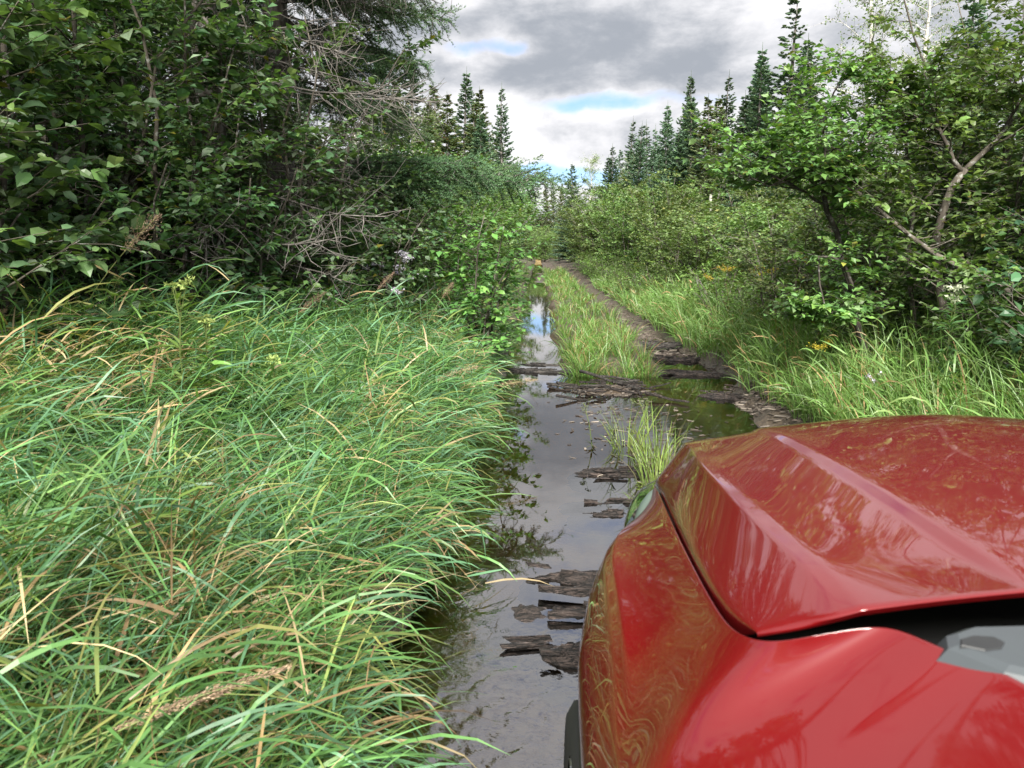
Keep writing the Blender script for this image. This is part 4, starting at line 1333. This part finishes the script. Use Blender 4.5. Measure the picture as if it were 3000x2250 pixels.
for k, (x, y, h, lab) in enumerate(((.42, 5.0, .40, "dark twiggy water plant at the left of the pool tuft"), (.52, 4.75, .42, "dark water plant in the middle of the pool tuft"), (.78, 5.05, .36, "water plant at the right of the pool tuft"), (.6, 3.9, .26, "bright ferny plant closest to the headlamp"))):
    flower_plant("water_plant", (x, y), h, lab, "plant", [(1, (.09, .10, .05))], 860 + k, 4, .07, .02, 14, .015, ([(3, (.05, .07, .035)), (2, (.08, .09, .045))] if k < 3 else [(3, (.16, .23, .05)), (1, (.2, .25, .07))]), "plants standing in the pool", nleaf=(26 if k < 3 else 60), ll=.06)


# ------------------------------------------------------------------ rotten logs, sticks and debris
def rot_mat(name, c1, c2, rough=.6):
    m, b = new_mat(name)
    o = b.n("ShaderNodeOutputMaterial")
    tcn = b.n("ShaderNodeTexCoord")
    v = b.vm("MULTIPLY", tcn.outputs["Object"], (.22, 1.6, 1.6))
    n = b.noise(v, 42, 6, .7)
    n2 = b.noise(tcn.outputs["Object"], 30, 5, .7)
    c = b.mix(b.step(n, .36, .62), c1, c2)
    c = b.mix(b.step(n2, .6, .68), c, tuple(1.7 * q for q in c2))
    n3_ = b.noise(b.vm("MULTIPLY", tcn.outputs["Object"], (.14, 1.5, 1.5)), 60, 3, .6)
    crack = b.step(b.m("ABSOLUTE", b.m("SUBTRACT", n3_, .5)), .05, .0)
    c = b.mix(crack, c, tuple(.25 * q for q in c1))
    n = b.m("SUBTRACT", n, b.m("MULTIPLY", crack, .8))
    p = b.n("ShaderNodeBsdfPrincipled")
    b.link(c, p.inputs["Base Color"])
    p.inputs["Roughness"].default_value = rough
    bm = b.n("ShaderNodeBump")
    bm.inputs["Strength"].default_value = 1.0
    bm.inputs["Distance"].default_value = .02
    b.link(b.m("ADD", n, b.m("MULTIPLY", n2, .5)), bm.inputs["Height"])
    b.link(bm.outputs[0], p.inputs["Normal"])
    b.link(p.outputs[0], o.inputs[0])
    return m


M_ROT = rot_mat("rotten_wood", (.008, .006, .005), (.065, .047, .040), .65)
M_ROTG = rot_mat("grey_rotten_wood", (.022, .019, .017), (.085, .074, .066), .7)


def rotten_log(a, b, rad, flat, z, label, seed, mat=None, top=.03, chunks=18, group="rotten logs lying across the wet trail"):
    """half sunk decayed log: cracked shell with slabs broken off along the grain"""
    r = np.random.default_rng(seed)
    a, b = np.array(a, float), np.array(b, float)
    L = np.linalg.norm(b - a)
    ang = math.atan2(b[1] - a[1], b[0] - a[0])
    root = empty("rotten_log", ((a[0] + b[0]) / 2, (a[1] + b[1]) / 2, z - .002), ang)
    tag(root, label, "log", group)
    n, k = int(max(30, L / .02)), 22
    s = np.linspace(-L / 2, L / 2, n)
    th = np.linspace(0, 2 * np.pi, k, endpoint=False)
    strip = r.normal(0, 1, (int(L / .09) + 3, k))
    idx = ((s[:, None] + L / 2) / .09 + np.linspace(0, 3, k)[None] * r.random(k)[None]).astype(int) % len(strip)
    d = strip[idx, np.arange(k)[None]] * .055
    d = d + (vnoise(s[:, None] * np.ones(k), th[None] * .3 * np.ones((n, 1)), .11, seed) - .5) * .35
    rr = rad * (1 + d) * (1 - .10 * r.random((n, k)))
    end = np.minimum(1, (L / 2 - np.abs(s)) / (.10 + .1 * r.random()))[:, None]
    rr = rr * (.35 + .65 * end ** .5)
    V = np.stack([np.repeat(s[:, None], k, 1) + r.normal(0, .006, (n, k)), rr * np.cos(th)[None] * flat, rr * np.sin(th)[None] * .8 - rad * .8 + top], -1)
    crest = top - .012 + strip[idx, np.arange(k)[None]] * .017 + (vnoise(s[:, None] * np.ones((1, k)), th[None] * .25 * np.ones((n, 1)), .07, seed + 5) - .5) * .075
    V[:, :, 2] = np.minimum(V[:, :, 2], crest + r.normal(0, .0015, (n, k)))
    ii = np.arange(n - 1)[:, None] * k
    jj = np.arange(k)[None]
    Q = np.stack([ii + jj, ii + (jj + 1) % k, ii + k + (jj + 1) % k, ii + k + jj], -1).reshape(-1, 4)
    G().add(V.reshape(-1, 3), Q).build("wood", mat or M_ROT, root)
    for q in range(int(chunks * .8)):
        w, l, t = r.uniform(.006, .018), r.uniform(.04, .18), r.uniform(.008, .026)
        cx, cyy = r.uniform(-L / 2, L / 2) * .96, r.normal(0, rad * flat * .55)
        e = r.uniform(-1, 1, (8, 3)) * np.array([l * .12, w * .25, t * .25])
        bx = np.array([[sx_, sy_, sz_] for sx_ in (-1, 1) for sy_ in (-1, 1) for sz_ in (-1, 1)]) * np.array([l / 2, w / 2, t / 2]) + e
        an = r.normal(0, .12)
        R2 = np.array([[math.cos(an), -math.sin(an), 0], [math.sin(an), math.cos(an), 0], [0, 0, 1]])
        bx = bx @ R2.T + np.array([cx, cyy, top - .006 + r.uniform(0, .010)])
        G().add(bx, [(0, 1, 3, 2), (4, 6, 7, 5), (0, 4, 5, 1), (2, 3, 7, 6), (0, 2, 6, 4), (1, 5, 7, 3)]).build("wood_slab", mat or M_ROT, root)
    return root


rotten_log((-.07, 2.88), (1.7, 2.86), .11, .9, 0, "cracked dark log, third of the near logs counted from the camera", 901, top=.035)
rotten_log((-.22, 2.60), (1.7, 2.56), .14, 1.1, 0, "wide half sunk log in the middle of the near logs", 902, top=.022, chunks=30)
rotten_log((.0, 2.31), (.9, 2.28), .10, .95, 0, "flaky short log end closest to the camera", 903, top=.04)
rotten_log((-.10, 2.36), (.2, 2.40), .03, .8, 0, "thin black splinter of wood before the closest log end", 904, top=.015, chunks=4)
rotten_log((.15, 3.68), (1.6, 3.72), .08, 1.0, 0, "low broken log level with the headlamp", 905, top=.018, chunks=14)
rotten_log((.12, 3.86), (1.5, 3.9), .06, .9, 0, "thin sunken log just beyond the headlamp", 906, top=.010, chunks=10)
rotten_log((.18, 4.36), (1.3, 4.42), .09, 1.2, 0, "pointed brown log under the pool tuft", 907, top=.03, chunks=12)
rotten_log((-.55, 8.28), (.5, 8.18), .07, 1.0, 0, "grey log lying across the left channel beyond the pool", 908, M_ROTG, top=.035, chunks=10)
rotten_log((-.3, 8.75), (.4, 8.7), .05, 1.0, 0, "thin grey log behind the one across the left channel", 909, M_ROTG, top=.02, chunks=5)
rotten_log((1.05, 8.2), (2.0, 8.0), .07, 1.2, 0, "dark rotten log across the right rut beyond the pool", 910, top=.04, chunks=12)
rotten_log((1.2, 9.2), (2.0, 9.1), .07, 1.2, 0, "rotten log across the right rut behind the nearer one", 911, top=.05, chunks=10)
rotten_log((1.45, 6.9), (2.0, 6.6), .06, 1.2, 0, "rotten log on the right shore of the pool", 912, top=.04, chunks=12)
rotten_log((1.2, 10.3), (2.05, 10.2), .07, 1.2, .04, "rotten log farthest along the right rut", 913, M_ROTG, top=.05, chunks=8)


def stick(a, b, rad, label, seed, mat=M_DEAD, group="sticks on the silt bar"):
    r = np.random.default_rng(seed)
    a, b = np.array(a, float), np.array(b, float)
    c = (a + b) / 2
    P = wobble(a - c, b - c, 8, .012 * np.linalg.norm(b - a), r)
    o = G().add(*tube(P, np.linspace(rad, rad * .6, 8), 6)).build("stick", mat, None, True)
    o.location = c
    tag(o, label, "stick", group)


stick((.42, 7.65, .10), (.93, 7.0, .07), .018, "long pale stick slanting over the silt bar", 920, M_ROTG)
stick((.55, 7.55, .07), (.98, 7.4, .06), .014, "shorter grey stick behind the long slanting one", 921, M_ROTG)
stick((.95, 6.75, .05), (1.28, 6.5, .02), .016, "brown stick pointing into the pool from the silt bar", 922, M_ROT)
for k in range(26):
    x, y = r7.normal(.62, .28), r7.normal(7.2, .17)
    a = r7.normal(0, .6)
    l = r7.uniform(.12, .38)
    z = max(gz1(x, y), 0) + r7.uniform(.01, .05)
    stick((x - l / 2 * math.cos(a), y - l / 2 * math.sin(a), z + r7.normal(0, .015)), (x + l / 2 * math.cos(a), y + l / 2 * math.sin(a), z + r7.normal(0, .015)), r7.uniform(.006, .018), "dark short stick jumbled on the silt bar", 930 + k, (M_ROT, M_ROTG, M_ROT)[k % 3], "short sticks jumbled on the silt bar")


def debris():
    r = np.random.default_rng(78)
    g = G()
    pts = []
    for (cx, cyy, sx_, sy_, n) in ((.62, 7.1, .36, .22, 300), (1.65, 8.6, .2, .8, 300), (1.6, 11, .16, 2.0, 400), (1.85, 6.5, .12, .5, 260), (.6, 4.4, .18, .5, 160), (.5, 3.75, .4, .12, 120), (1.55, 15, .16, 3, 300), (.2, 2.6, .35, .25, 90), (1.95, 5.7, .12, .4, 160)):
        pts.append(np.stack([r.normal(cx, sx_, n), r.normal(cyy, sy_, n)], -1))
    fl = np.stack([r.normal(.75, .26, 260), r.normal(5.7, .65, 260)], -1)
    pts.append(fl[gz(fl[:, 0], fl[:, 1]) < -.03])
    nfl = len(pts[-1])
    P = np.concatenate(pts)
    z = gz(P[:, 0], P[:, 1])
    ok = z > -.045
    ok[-nfl:] = True
    P, z = P[ok], np.maximum(z[ok], 0) + .004
    n = len(P)
    l, w, t = r.uniform(.02, .13, n), r.uniform(.004, .018, n), r.uniform(.003, .012, n)
    l[-nfl:] *= .5
    t[-nfl:] = .004
    a = r.normal(0, .7, n)
    bx = np.array([[sx_, sy_, sz_] for sx_ in (-.5, .5) for sy_ in (-.5, .5) for sz_ in (-.5, .5)])
    V = bx[None] * np.stack([l, w, t], -1)[:, None, :] * r.uniform(.6, 1.2, (n, 8, 3))
    ca, sa = np.cos(a)[:, None], np.sin(a)[:, None]
    V = np.stack([V[..., 0] * ca - V[..., 1] * sa, V[..., 0] * sa + V[..., 1] * ca, V[..., 2] + V[..., 0] * r.normal(0, .12, n)[:, None]], -1) + np.concatenate([P, z[:, None]], 1)[:, None]
    f = np.array([(0, 1, 3, 2), (4, 6, 7, 5), (0, 4, 5, 1), (2, 3, 7, 6), (0, 2, 6, 4), (1, 5, 7, 3)])
    g.add(V.reshape(-1, 3), (f[None] + (np.arange(n) * 8)[:, None, None]).reshape(-1, 4), None, np.repeat(tints(n, r, [(3, (.05, .038, .03)), (2, (.11, .09, .075)), (1, (.2, .17, .14))], .25), 8, 0))
    m, b = new_mat("wood_chips")
    o = b.n("ShaderNodeOutputMaterial")
    at = b.n("ShaderNodeAttribute", attribute_name="tint")
    p = b.n("ShaderNodeBsdfPrincipled")
    b.link(at.outputs["Color"], p.inputs["Base Color"])
    p.inputs["Roughness"].default_value = .65
    b.link(p.outputs[0], o.inputs[0])
    tag(g.build("debris", m), "dark bark chips and wood bits on the mud and silt bars", "debris", kind="stuff")


debris()


# ------------------------------------------------------------------ red car
m, b = new_mat("red_paint")
o = b.n("ShaderNodeOutputMaterial")
tcn = b.n("ShaderNodeTexCoord")
p = b.n("ShaderNodeBsdfPrincipled")
nd = b.noise(tcn.outputs["Object"], 7, 6, .65)
ns = b.noise(tcn.outputs["Object"], 340, 3, .7)
dust = b.m("ADD", b.step(nd, .5, .75, 0, .03), b.step(ns, .68, .76, 0, .30))
b.link(b.mix(dust, (.130, .0014, .0025), (.16, .085, .055)), p.inputs["Base Color"])
p.inputs["Metallic"].default_value = .0
p.inputs["Specular IOR Level"].default_value = .2
p.inputs["Roughness"].default_value = .5
p.inputs["Coat Weight"].default_value = 1.0
p.inputs["Coat IOR"].default_value = 1.55
b.put(p.inputs["Coat Roughness"], b.step(nd, .4, .75, .015, .05))
b.link(p.outputs[0], o.inputs[0])
M_RED = m
M_BLACK = plain_mat("black_trim", (.02, .021, .022), .45, noise=.2)
M_DARK = plain_mat("shade_and_grille_black", (.006, .006, .006), .8)  # near-black for the grille and the painted shade under panel gaps
M_GREYP = plain_mat("grey_plastic", (.055, .064, .07), .45, noise=.08)
M_TYRE = plain_mat("tyre_rubber", (.018, .018, .018), .75, noise=.3)
M_RIM = plain_mat("alloy_rim", (.45, .46, .47), .3, .9)
M_CHROME = plain_mat("reflector_chrome", (.16, .21, .18), .6, .0)
m, b = new_mat("lamp_lens")
o = b.n("ShaderNodeOutputMaterial")
gl = b.n("ShaderNodeBsdfGlossy")
gl.inputs["Roughness"].default_value = .02
tr = b.n("ShaderNodeBsdfTransparent")
tr.inputs["Color"].default_value = (.9, .95, .94, 1)
fr = b.n("ShaderNodeFresnel")
fr.inputs["IOR"].default_value = 1.55
mx = b.n("ShaderNodeMixShader")
b.link(fr.outputs[0], mx.inputs[0])
b.link(tr.outputs[0], mx.inputs[1])
b.link(gl.outputs[0], mx.inputs[2])
b.link(mx.outputs[0], o.inputs[0])
M_LENS = m

CX = .95
car = empty("car", (0, 0, 0))
tag(car, "glossy red car whose hood and left fender fill the lower right corner", "car")


def panel(name, grid, mat, parent, crease_cols=(), crease_rows=(), level=3, thick=0.0, crease=.75, free=()):
    """grid[row][col] of points -> subdivided panel with creased feature lines"""
    g_ = np.array(grid, float)
    nr, nc = g_.shape[:2]
    me = bpy.data.meshes.new(name)
    f = [(i * nc + j, i * nc + j + 1, (i + 1) * nc + j + 1, (i + 1) * nc + j) for i in range(nr - 1) for j in range(nc - 1)]
    me.from_pydata([tuple(v) for v in g_.reshape(-1, 3)], [], f)
    me.update()
    cr = me.attributes.new("crease_edge", "FLOAT", "EDGE")
    for e in me.edges:
        a_, b_ = e.vertices
        ca, cb = a_ % nc, b_ % nc
        ra, rb_ = a_ // nc, b_ // nc
        v = 0.0
        if ca == cb and ca in crease_cols: v = crease_cols[ca] if isinstance(crease_cols, dict) else crease
        if ra == rb_ and ra in crease_rows: v = max(v, crease_rows[ra] if isinstance(crease_rows, dict) else crease)
        if (ra, ca) in free or (rb_, cb) in free: v = 0.0
        cr.data[e.index].value = v
    me.polygons.foreach_set("use_smooth", [True] * len(f))
    me.materials.append(mat)
    o = bpy.data.objects.new(name, me)
    COL.objects.link(o)
    o.parent = parent
    if thick:
        s_ = o.modifiers.new("thick", "SOLIDIFY")
        s_.thickness = thick
        s_.offset = -1
    sb = o.modifiers.new("sub", "SUBSURF")
    sb.levels = sb.render_levels = level
    return o


def lerp_pts(pts, ys):
    """points (x,y,z) ordered by y -> resampled at ys"""
    a = np.array(sorted(pts, key=lambda q: q[1]))
    return np.stack([np.interp(ys, a[:, 1], a[:, 0]), ys, np.interp(ys, a[:, 1], a[:, 2])], -1)


HY = np.array([.835, .90, .99, 1.12, 1.28, 1.44, 1.58, 1.70])
Bc = lerp_pts([(.225, .80, .890), (.218, .854, .884), (.221, .97, .869), (.231, 1.15, .847), (.258, 1.485, .797), (.292, 1.835, .738)], HY)
Cc = lerp_pts([(.330, .725, .952), (.319, .792, .948), (.311, .92, .942), (.308, 1.122, .929), (.315, 1.376, .906), (.327, 1.517, .890), (.350, 1.66, .870), (.365, 1.75, .855)], HY)
Dc = lerp_pts([(.497, .755, .955), (.494, .89, .953), (.4955, 1.10, .947), (.496, 1.355, .934), (.504, 1.585, .913), (.51, 1.75, .890)], HY)
rows = []
for k, y in enumerate(HY):
    B_, C_, D_ = Bc[k], Cc[k], Dc[k]
    mBC = B_ * .45 + C_ * .55 + np.array([0, 0, .004])
    dish = C_ * .5 + D_ * .5 + np.array([0, 0, -.006])
    D0 = D_ + np.array([-.006, 0, -.002])
    D1 = D_ + np.array([.012, 0, .007])
    zc = np.interp(y, [.7, 1.0, 1.3, 1.62, 1.75], [.976, .973, .965, .948, .934])
    Bu = np.array([.72, y, D1[2] * .45 + zc * .55])
    Ce = np.array([CX, y, zc])
    left = [B_ + [.006, 0, -.030], B_ + [.0015, 0, -.004], B_ * .9 + mBC * .1 + [0, 0, .001], mBC, C_ + [-.008, 0, -.003], C_ + [.012, 0, .001], dish, D0, D1, Bu]
    right = [np.array([2 * CX - q[0], q[1], q[2]]) for q in left[::-1]]
    rows.append(left + [Ce] + right)
ncol = len(rows[0])


def hshift(row, dy, dz, dzl):
    """row moved along y; dz at centre, dzl at the outer columns"""
    out_ = []
    for q in row:
        w_ = min(1, max(0, (abs(q[0] - CX) - .35) / .4))
        out_.append(np.array([q[0], q[1] + dy, q[2] + dz * (1 - w_) + dzl * w_]))
    return out_


# rear edge: follows the cowl line, slightly ahead in the centre
rear = []
XR = [.215, .2255, .24, .277, .335, .40, .46, .60, CX]
YR = [.790, .772, .757, .737, .729, .734, .741, .752, .775]
ZR = [.888, .8945, .907, .925, .948, .955, .9595, .967, .977]
for q in rows[0]:
    xx = CX - abs(q[0] - CX)
    xx += .016 * max(0, 1 - (xx - .215) / .03)
    q = np.array([xx if q[0] < CX else 2 * CX - xx, q[1], q[2]])
    rear.append(np.array([q[0], np.interp(xx, XR, YR), np.interp(xx, XR, ZR)]))
rear_in = [q + np.array([0, .008, -.010]) for q in rear]
# nose: hood curves down to its leading edge
last = rows[-1]
nose1 = [np.array([q[0] * .99 + CX * .01, 1.82 + .05 * max(0, 1 - abs(q[0] - CX) / .45), q[2] - .022 + .006 * (abs(q[0] - CX) > .5)]) for q in last]
nose2 = [np.array([q[0] * .975 + CX * .025, 1.885 + .075 * max(0, 1 - abs(q[0] - CX) / .5), q[2] - .066 + .025 * (abs(q[0] - CX) > .5)]) for q in last]
nose3 = [np.array([q[0] * .97 + CX * .03, q[1] - .01, q[2] - .03]) for q in nose2]
hood_rows = [rear_in, rear] + rows + [nose1, nose2, nose3]
cc = {1: .55, 2: .3, 4: .55, 5: .45, 7: .75, 8: .5}
cc.update({ncol - 1 - k: v for k, v in cc.items()})
FREE = {(a_, b_) for a_ in (0, 1, 2) for b_ in (0, 1, 2, ncol - 1, ncol - 2, ncol - 3)}
panel("hood", hood_rows, M_RED, car, cc, {1: .8, len(hood_rows) - 2: .6}, 3, free=FREE)

# left and right fenders
I = [(0.283, 1.8, 0.737), (0.272, 1.66, 0.765), (0.252, 1.458, 0.799), (0.227, 1.138, 0.845), (0.217, 0.959, 0.868), (0.213, 0.843, 0.882), (0.2159, 0.7792, 0.891), (0.2376, 0.7356, 0.905), (0.2734, 0.7259, 0.9185),
     (0.3212, 0.7266, 0.9285), (0.3454, 0.7245, 0.932), (0.3619, 0.7091, 0.934), (0.3806, 0.6698, 0.936), (0.4058, 0.6416, 0.938), (0.4303, 0.5668, 0.94), (0.4555, 0.4448, 0.942), (0.4705, 0.2566, 0.945), (0.4666, 0.0, 0.95)]
E = [(0.225, 1.67, 0.69), (0.175, 1.56, 0.715), (0.1221, 1.3723, 0.744), (0.1162, 1.1514, 0.761), (0.1106, 1.0287, 0.762), (0.1099, 0.9873, 0.748), (0.1036, 0.87, 0.6949), (0.0976, 0.8, 0.698), (0.0934, 0.755, 0.7009),
     (0.0907, 0.725, 0.7024), (0.0885, 0.695, 0.7035), (0.0856, 0.655, 0.705), (0.0832, 0.61, 0.7067), (0.0806, 0.56, 0.7086), (0.0773, 0.48, 0.711), (0.0742, 0.38, 0.7132), (0.0716, 0.2, 0.715), (0.0716, -0.05, 0.715)]
WY, WZ, WR = 1.22, .16, .36


def arch_z(y):
    d = WR ** 2 - (y - WY) ** 2
    return max(.22, WZ + math.sqrt(d)) if d > 0 else .22


FS = [(0.2, 1.68, 0.62), (0.155, 1.6, 0.625), (0.0967, 1.4509, 0.635), (0.0751, 1.2795, 0.645), (0.066, 1.2079, 0.65), (0.0625, 1.1767, 0.636), (0.0614, 0.9, 0.5915), (0.0609, 0.83, 0.5944), (0.0606, 0.785, 0.5963),
      (0.0604, 0.755, 0.5979), (0.0602, 0.725, 0.5996), (0.0601, 0.685, 0.6012), (0.0599, 0.64, 0.6028), (0.0596, 0.59, 0.6046), (0.0595, 0.51, 0.6064), (0.0593, 0.41, 0.6083), (0.0591, 0.23, 0.6115), (0.0592, -0.02, 0.615)]


def fender_rows(mir):
    out_ = []
    for k_, (e, f, q) in enumerate(zip(E, FS, I)):
        e, f, q = np.array(e), np.array(f), np.array(q)
        az_ = arch_z(f[1])
        low = np.array([f[0] + .02, f[1], min(az_, f[2] - .05)])
        lin = low + [.03, 0, -.004]
        md = f * .5 + low * .5 + [-.004, 0, 0]
        e0 = e + (f - e) * .10
        e1 = e + (q - e) * .10 + [0, 0, .001]
        w_ = np.linalg.norm(q - e)
        sg = 1.0 if e[1] > .95 else 0.0
        m1 = e + (q - e) * .38 + np.array([0, 0, -.050 * w_ * sg])
        m2 = e + (q - e) * .72 + np.array([0, 0, -.040 * w_ * sg])
        conv = (0, 0, 0, 0, 0, 0, .4, .8, .8, .7, .5, .3, .1, 0, -.15, -.2, -.2, -.2)[k_]          # crowned behind the hood corner
        m1[2] += conv * .14 * (q[2] - e[2])
        m2[2] += conv * .10 * (q[2] - e[2])
        q0 = q + (e - q) * .06
        q0[2] += conv * .01 * (q[2] - e[2])
        qi = q + (np.array([.004, 0, -.035]) if k_ < 7 else np.array([.0, .008, -.03]))
        row = [lin, low, md, f, e0, e1, m1, m2, q0, q, qi]
        if mir: row = [np.array([2 * CX - a_[0], a_[1], a_[2]]) for a_ in row]
        out_.append(row)
    return out_


fc = {1: .7, 4: .8, 5: .6, 9: .5}
panel("fender", fender_rows(False), M_RED, car, fc, (), 3)
panel("fender", fender_rows(True), M_RED, car, fc, (), 2)

# added black sheets: painted shade under the panel gaps, also block light
g = G()


def strip_surface(pts_a, pts_b):
    a_, b_ = np.array(pts_a, float), np.array(pts_b, float)
    n_ = len(a_)
    return np.concatenate([a_, b_]), [(k, k + 1, n_ + k + 1, n_ + k) for k in range(n_ - 1)]


V, Q = strip_surface([(x + .03, y - .01, z - .07) for (x, y, z) in I[:7]] + [(.30, .70, .83), (.45, .45, .84)], [(CX, y, min(.80, z - .06)) for (x, y, z) in I[:7]] + [(CX, .70, .82), (CX, .45, .84)])
g.add(V, Q)
V, Q = strip_surface([(2 * CX - x - .03, y - .01, z - .07) for (x, y, z) in I[:7]] + [(2 * CX - .30, .70, .83), (2 * CX - .45, .45, .84)], [(CX, y, min(.80, z - .06)) for (x, y, z) in I[:7]] + [(CX, .70, .82), (CX, .45, .84)])
g.add(V, Q)
g.build("gap_shade_sheet", M_DARK, car)
# cowl: black scuttle panel behind the hood, grey hinge cover at its left end
panel("cowl_panel", [[(x, y, z + .012 * math.sin(k * 2.1)) for k, x in enumerate(np.linspace(.47, 1.43, 9))] for (y, z) in ((.76, .90), (.68, .925), (.60, .935), (.50, .945), (.42, .97))], M_BLACK, car, (), (), 2)


def loft(name, profile_pts, z0, z1, mat, parent, bev=.006, shrink=.8):
    """closed outline raised from z0 to z1 with a chamfered top"""
    P = np.array(profile_pts, float)
    c = P.mean(0)
    n_ = len(P)
    rings = []
    for (s_, zz) in ((1.0, z0), (1.0, z1 - bev), (shrink + (1 - shrink) * .5, z1 - bev * .25), (shrink, z1)):
        q = c + (P - c) * s_
        rings.append(np.stack([q[:, 0], q[:, 1], np.full(n_, zz)], -1) if not callable(zz) else q)
    V = np.concatenate(rings)
    Q = [(r_ * n_ + k, r_ * n_ + (k + 1) % n_, (r_ + 1) * n_ + (k + 1) % n_, (r_ + 1) * n_ + k) for r_ in range(3) for k in range(n_)]
    g_ = G().add(V, Q)
    me_top = [tuple(v) for v in rings[-1]]
    cpt = np.array(me_top).mean(0)
    g_.add(np.concatenate([rings[-1], [cpt]]), None, [(k, (k + 1) % n_, n_) for k in range(n_)])
    return g_.build(name, mat, parent)


hc = loft("hinge_cover", [(.368, .668), (.380, .695), (.41, .712), (.48, .718), (.60, .715), (.60, .60), (.45, .60), (.40, .625)], .875, .943, M_GREYP, car, .018, .78)
lp = loft("recess_shade", [(.386, .664), (.392, .676), (.409, .684), (.428, .682), (.432, .672), (.422, .66), (.404, .655)], .927, .9445, M_BLACK, hc, .004, .9)  # black oval plate painting the shade of a recess, no real hollow
loft("cover_step", [(.47, .628), (.47, .66), (.56, .672), (.56, .63)], .930, .9455, M_GREYP, hc, .006, .85)

# headlamps, front bumper, grille, arch trims, wheels
for mir in (False, True):
    mx_ = (lambda q: (2 * CX - q[0], q[1], q[2])) if mir else (lambda q: q)
    gr = [[(.268, 1.73, .755), (.225, 1.68, .725), (.190, 1.63, .69), (.182, 1.62, .65)],
          [(.285, 1.83, .742), (.232, 1.82, .722), (.204, 1.77, .675), (.20, 1.74, .63)],
          [(.32, 1.92, .728), (.275, 1.93, .70), (.25, 1.90, .65), (.245, 1.87, .60)],
          [(.40, 1.97, .71), (.36, 2.0, .68), (.34, 1.99, .63), (.33, 1.97, .585)],
          [(.50, 1.97, .69), (.48, 2.02, .66), (.47, 2.02, .62), (.47, 2.0, .59)]]
    hl = panel("headlamp", [[mx_(q) for q in row] for row in gr], M_LENS, car, (), (), 2)
    rf = panel("reflector", [[mx_((q[0] + .016, q[1] - .020, q[2] - .004)) for q in row] for row in gr], M_CHROME, hl, (), (), 2)
    # trim round the wheel arch
    tp = []
    for k in range(15):
        a_ = R(8) + (math.pi - R(16)) * k / 14
        tp.append((WY + math.cos(a_), WZ + math.sin(a_)))
    rows_ = []
    for k in range(15):
        a_ = R(4) + (math.pi - R(8)) * k / 14
        ring = []
        for (rad_, dx) in ((WR - .015, .03), (WR - .012, -.012), (WR + .01, -.009), (WR + .05, -.008), (WR + .062, .02)):
            y_, z_ = WY + rad_ * math.cos(a_), WZ + rad_ * math.sin(a_)
            fx = np.interp(y_, [q[1] for q in FS[::-1]], [q[0] for q in FS[::-1]])
            ring.append(mx_((fx + .018 + dx, y_, z_)))
        rows_.append(ring)
    panel("wheel_arch_trim", rows_, M_BLACK, car, {1: .5, 3: .5}, (), 2)
    # wheel
    wx = .17 if not mir else 2 * CX - .17
    wroot = empty("wheel", (wx, WY, WZ))
    wroot.parent = car
    n_ = 40
    pr = [(-.105, .215), (-.11, .29), (-.095, .315), (.0, .325), (.095, .315), (.11, .29), (.105, .215)]
    V = np.array([[dx, rad_ * math.cos(t_), rad_ * math.sin(t_)] for t_ in np.arange(n_) * 2 * np.pi / n_ for (dx, rad_) in pr])
    k_ = len(pr)
    Q = [(i_ * k_ + j_, i_ * k_ + j_ + 1, ((i_ + 1) % n_) * k_ + j_ + 1, ((i_ + 1) % n_) * k_ + j_) for i_ in range(n_) for j_ in range(k_ - 1)]
    ty = G().add(V, Q).build("tyre", M_TYRE, wroot, True)
    g = G()
    sgn = -1 if not mir else 1
    for s_ in range(5):
        a_ = 2 * math.pi * s_ / 5
        for d_ in (-.12, .12):
            p0 = np.array([sgn * .075, .05 * math.cos(a_), .05 * math.sin(a_)])
            p1 = np.array([sgn * .09, .215 * math.cos(a_ + d_), .215 * math.sin(a_ + d_)])
            g.add(*tube(np.stack([p0, (p0 + p1) / 2, p1]), [.022, .018, .02], 6))
    V = np.array([[dx, rad_ * math.cos(t_), rad_ * math.sin(t_)] for t_ in np.arange(n_) * 2 * np.pi / n_ for (dx, rad_) in ((-.10, .222), (-.09, .205), (.09, .205), (.10, .222))])
    g.add(V, [(i_ * 4 + j_, i_ * 4 + j_ + 1, ((i_ + 1) % n_) * 4 + j_ + 1, ((i_ + 1) % n_) * 4 + j_) for i_ in range(n_) for j_ in range(3)])
    g.add(*tube(np.array([[sgn * .05, 0, 0], [sgn * .088, 0, 0]]), [.06, .055], 12))
    g.build("rim", M_RIM, wroot)

xsb = [.19, .23, .33, .55, CX]
xsb = xsb + [2 * CX - q for q in xsb[-2::-1]]
yb = [1.80, 1.90, 2.00, 2.07, 2.10, 2.07, 2.00, 1.90, 1.80]
panel("front_bumper", [[(x_, y_ + dy, z_) for x_, y_ in zip(xsb, yb)] for (dy, z_) in ((-.03, .575), (.0, .545), (.03, .50), (.02, .40), (-.02, .30), (-.06, .22), (-.2, .20))], M_RED, car, (), {1: .5, 4: .4}, 2)
gr_ = panel("grille", [[(x_, 2.01 - .02 * abs(x_ - CX) + dy, z_) for x_ in np.linspace(.50, 1.40, 9)] for (dy, z_) in ((.0, .70), (.01, .67), (.015, .62), (.01, .565))], M_DARK, car, (), (), 1)
for k in range(4):
    zz = .58 + .035 * k
    G().add(*tube(np.array([[x_, 2.04 - .02 * abs(x_ - CX), zz] for x_ in np.linspace(.50, 1.40, 9)]), .011, 6)).build("bar", M_BLACK, gr_, True)
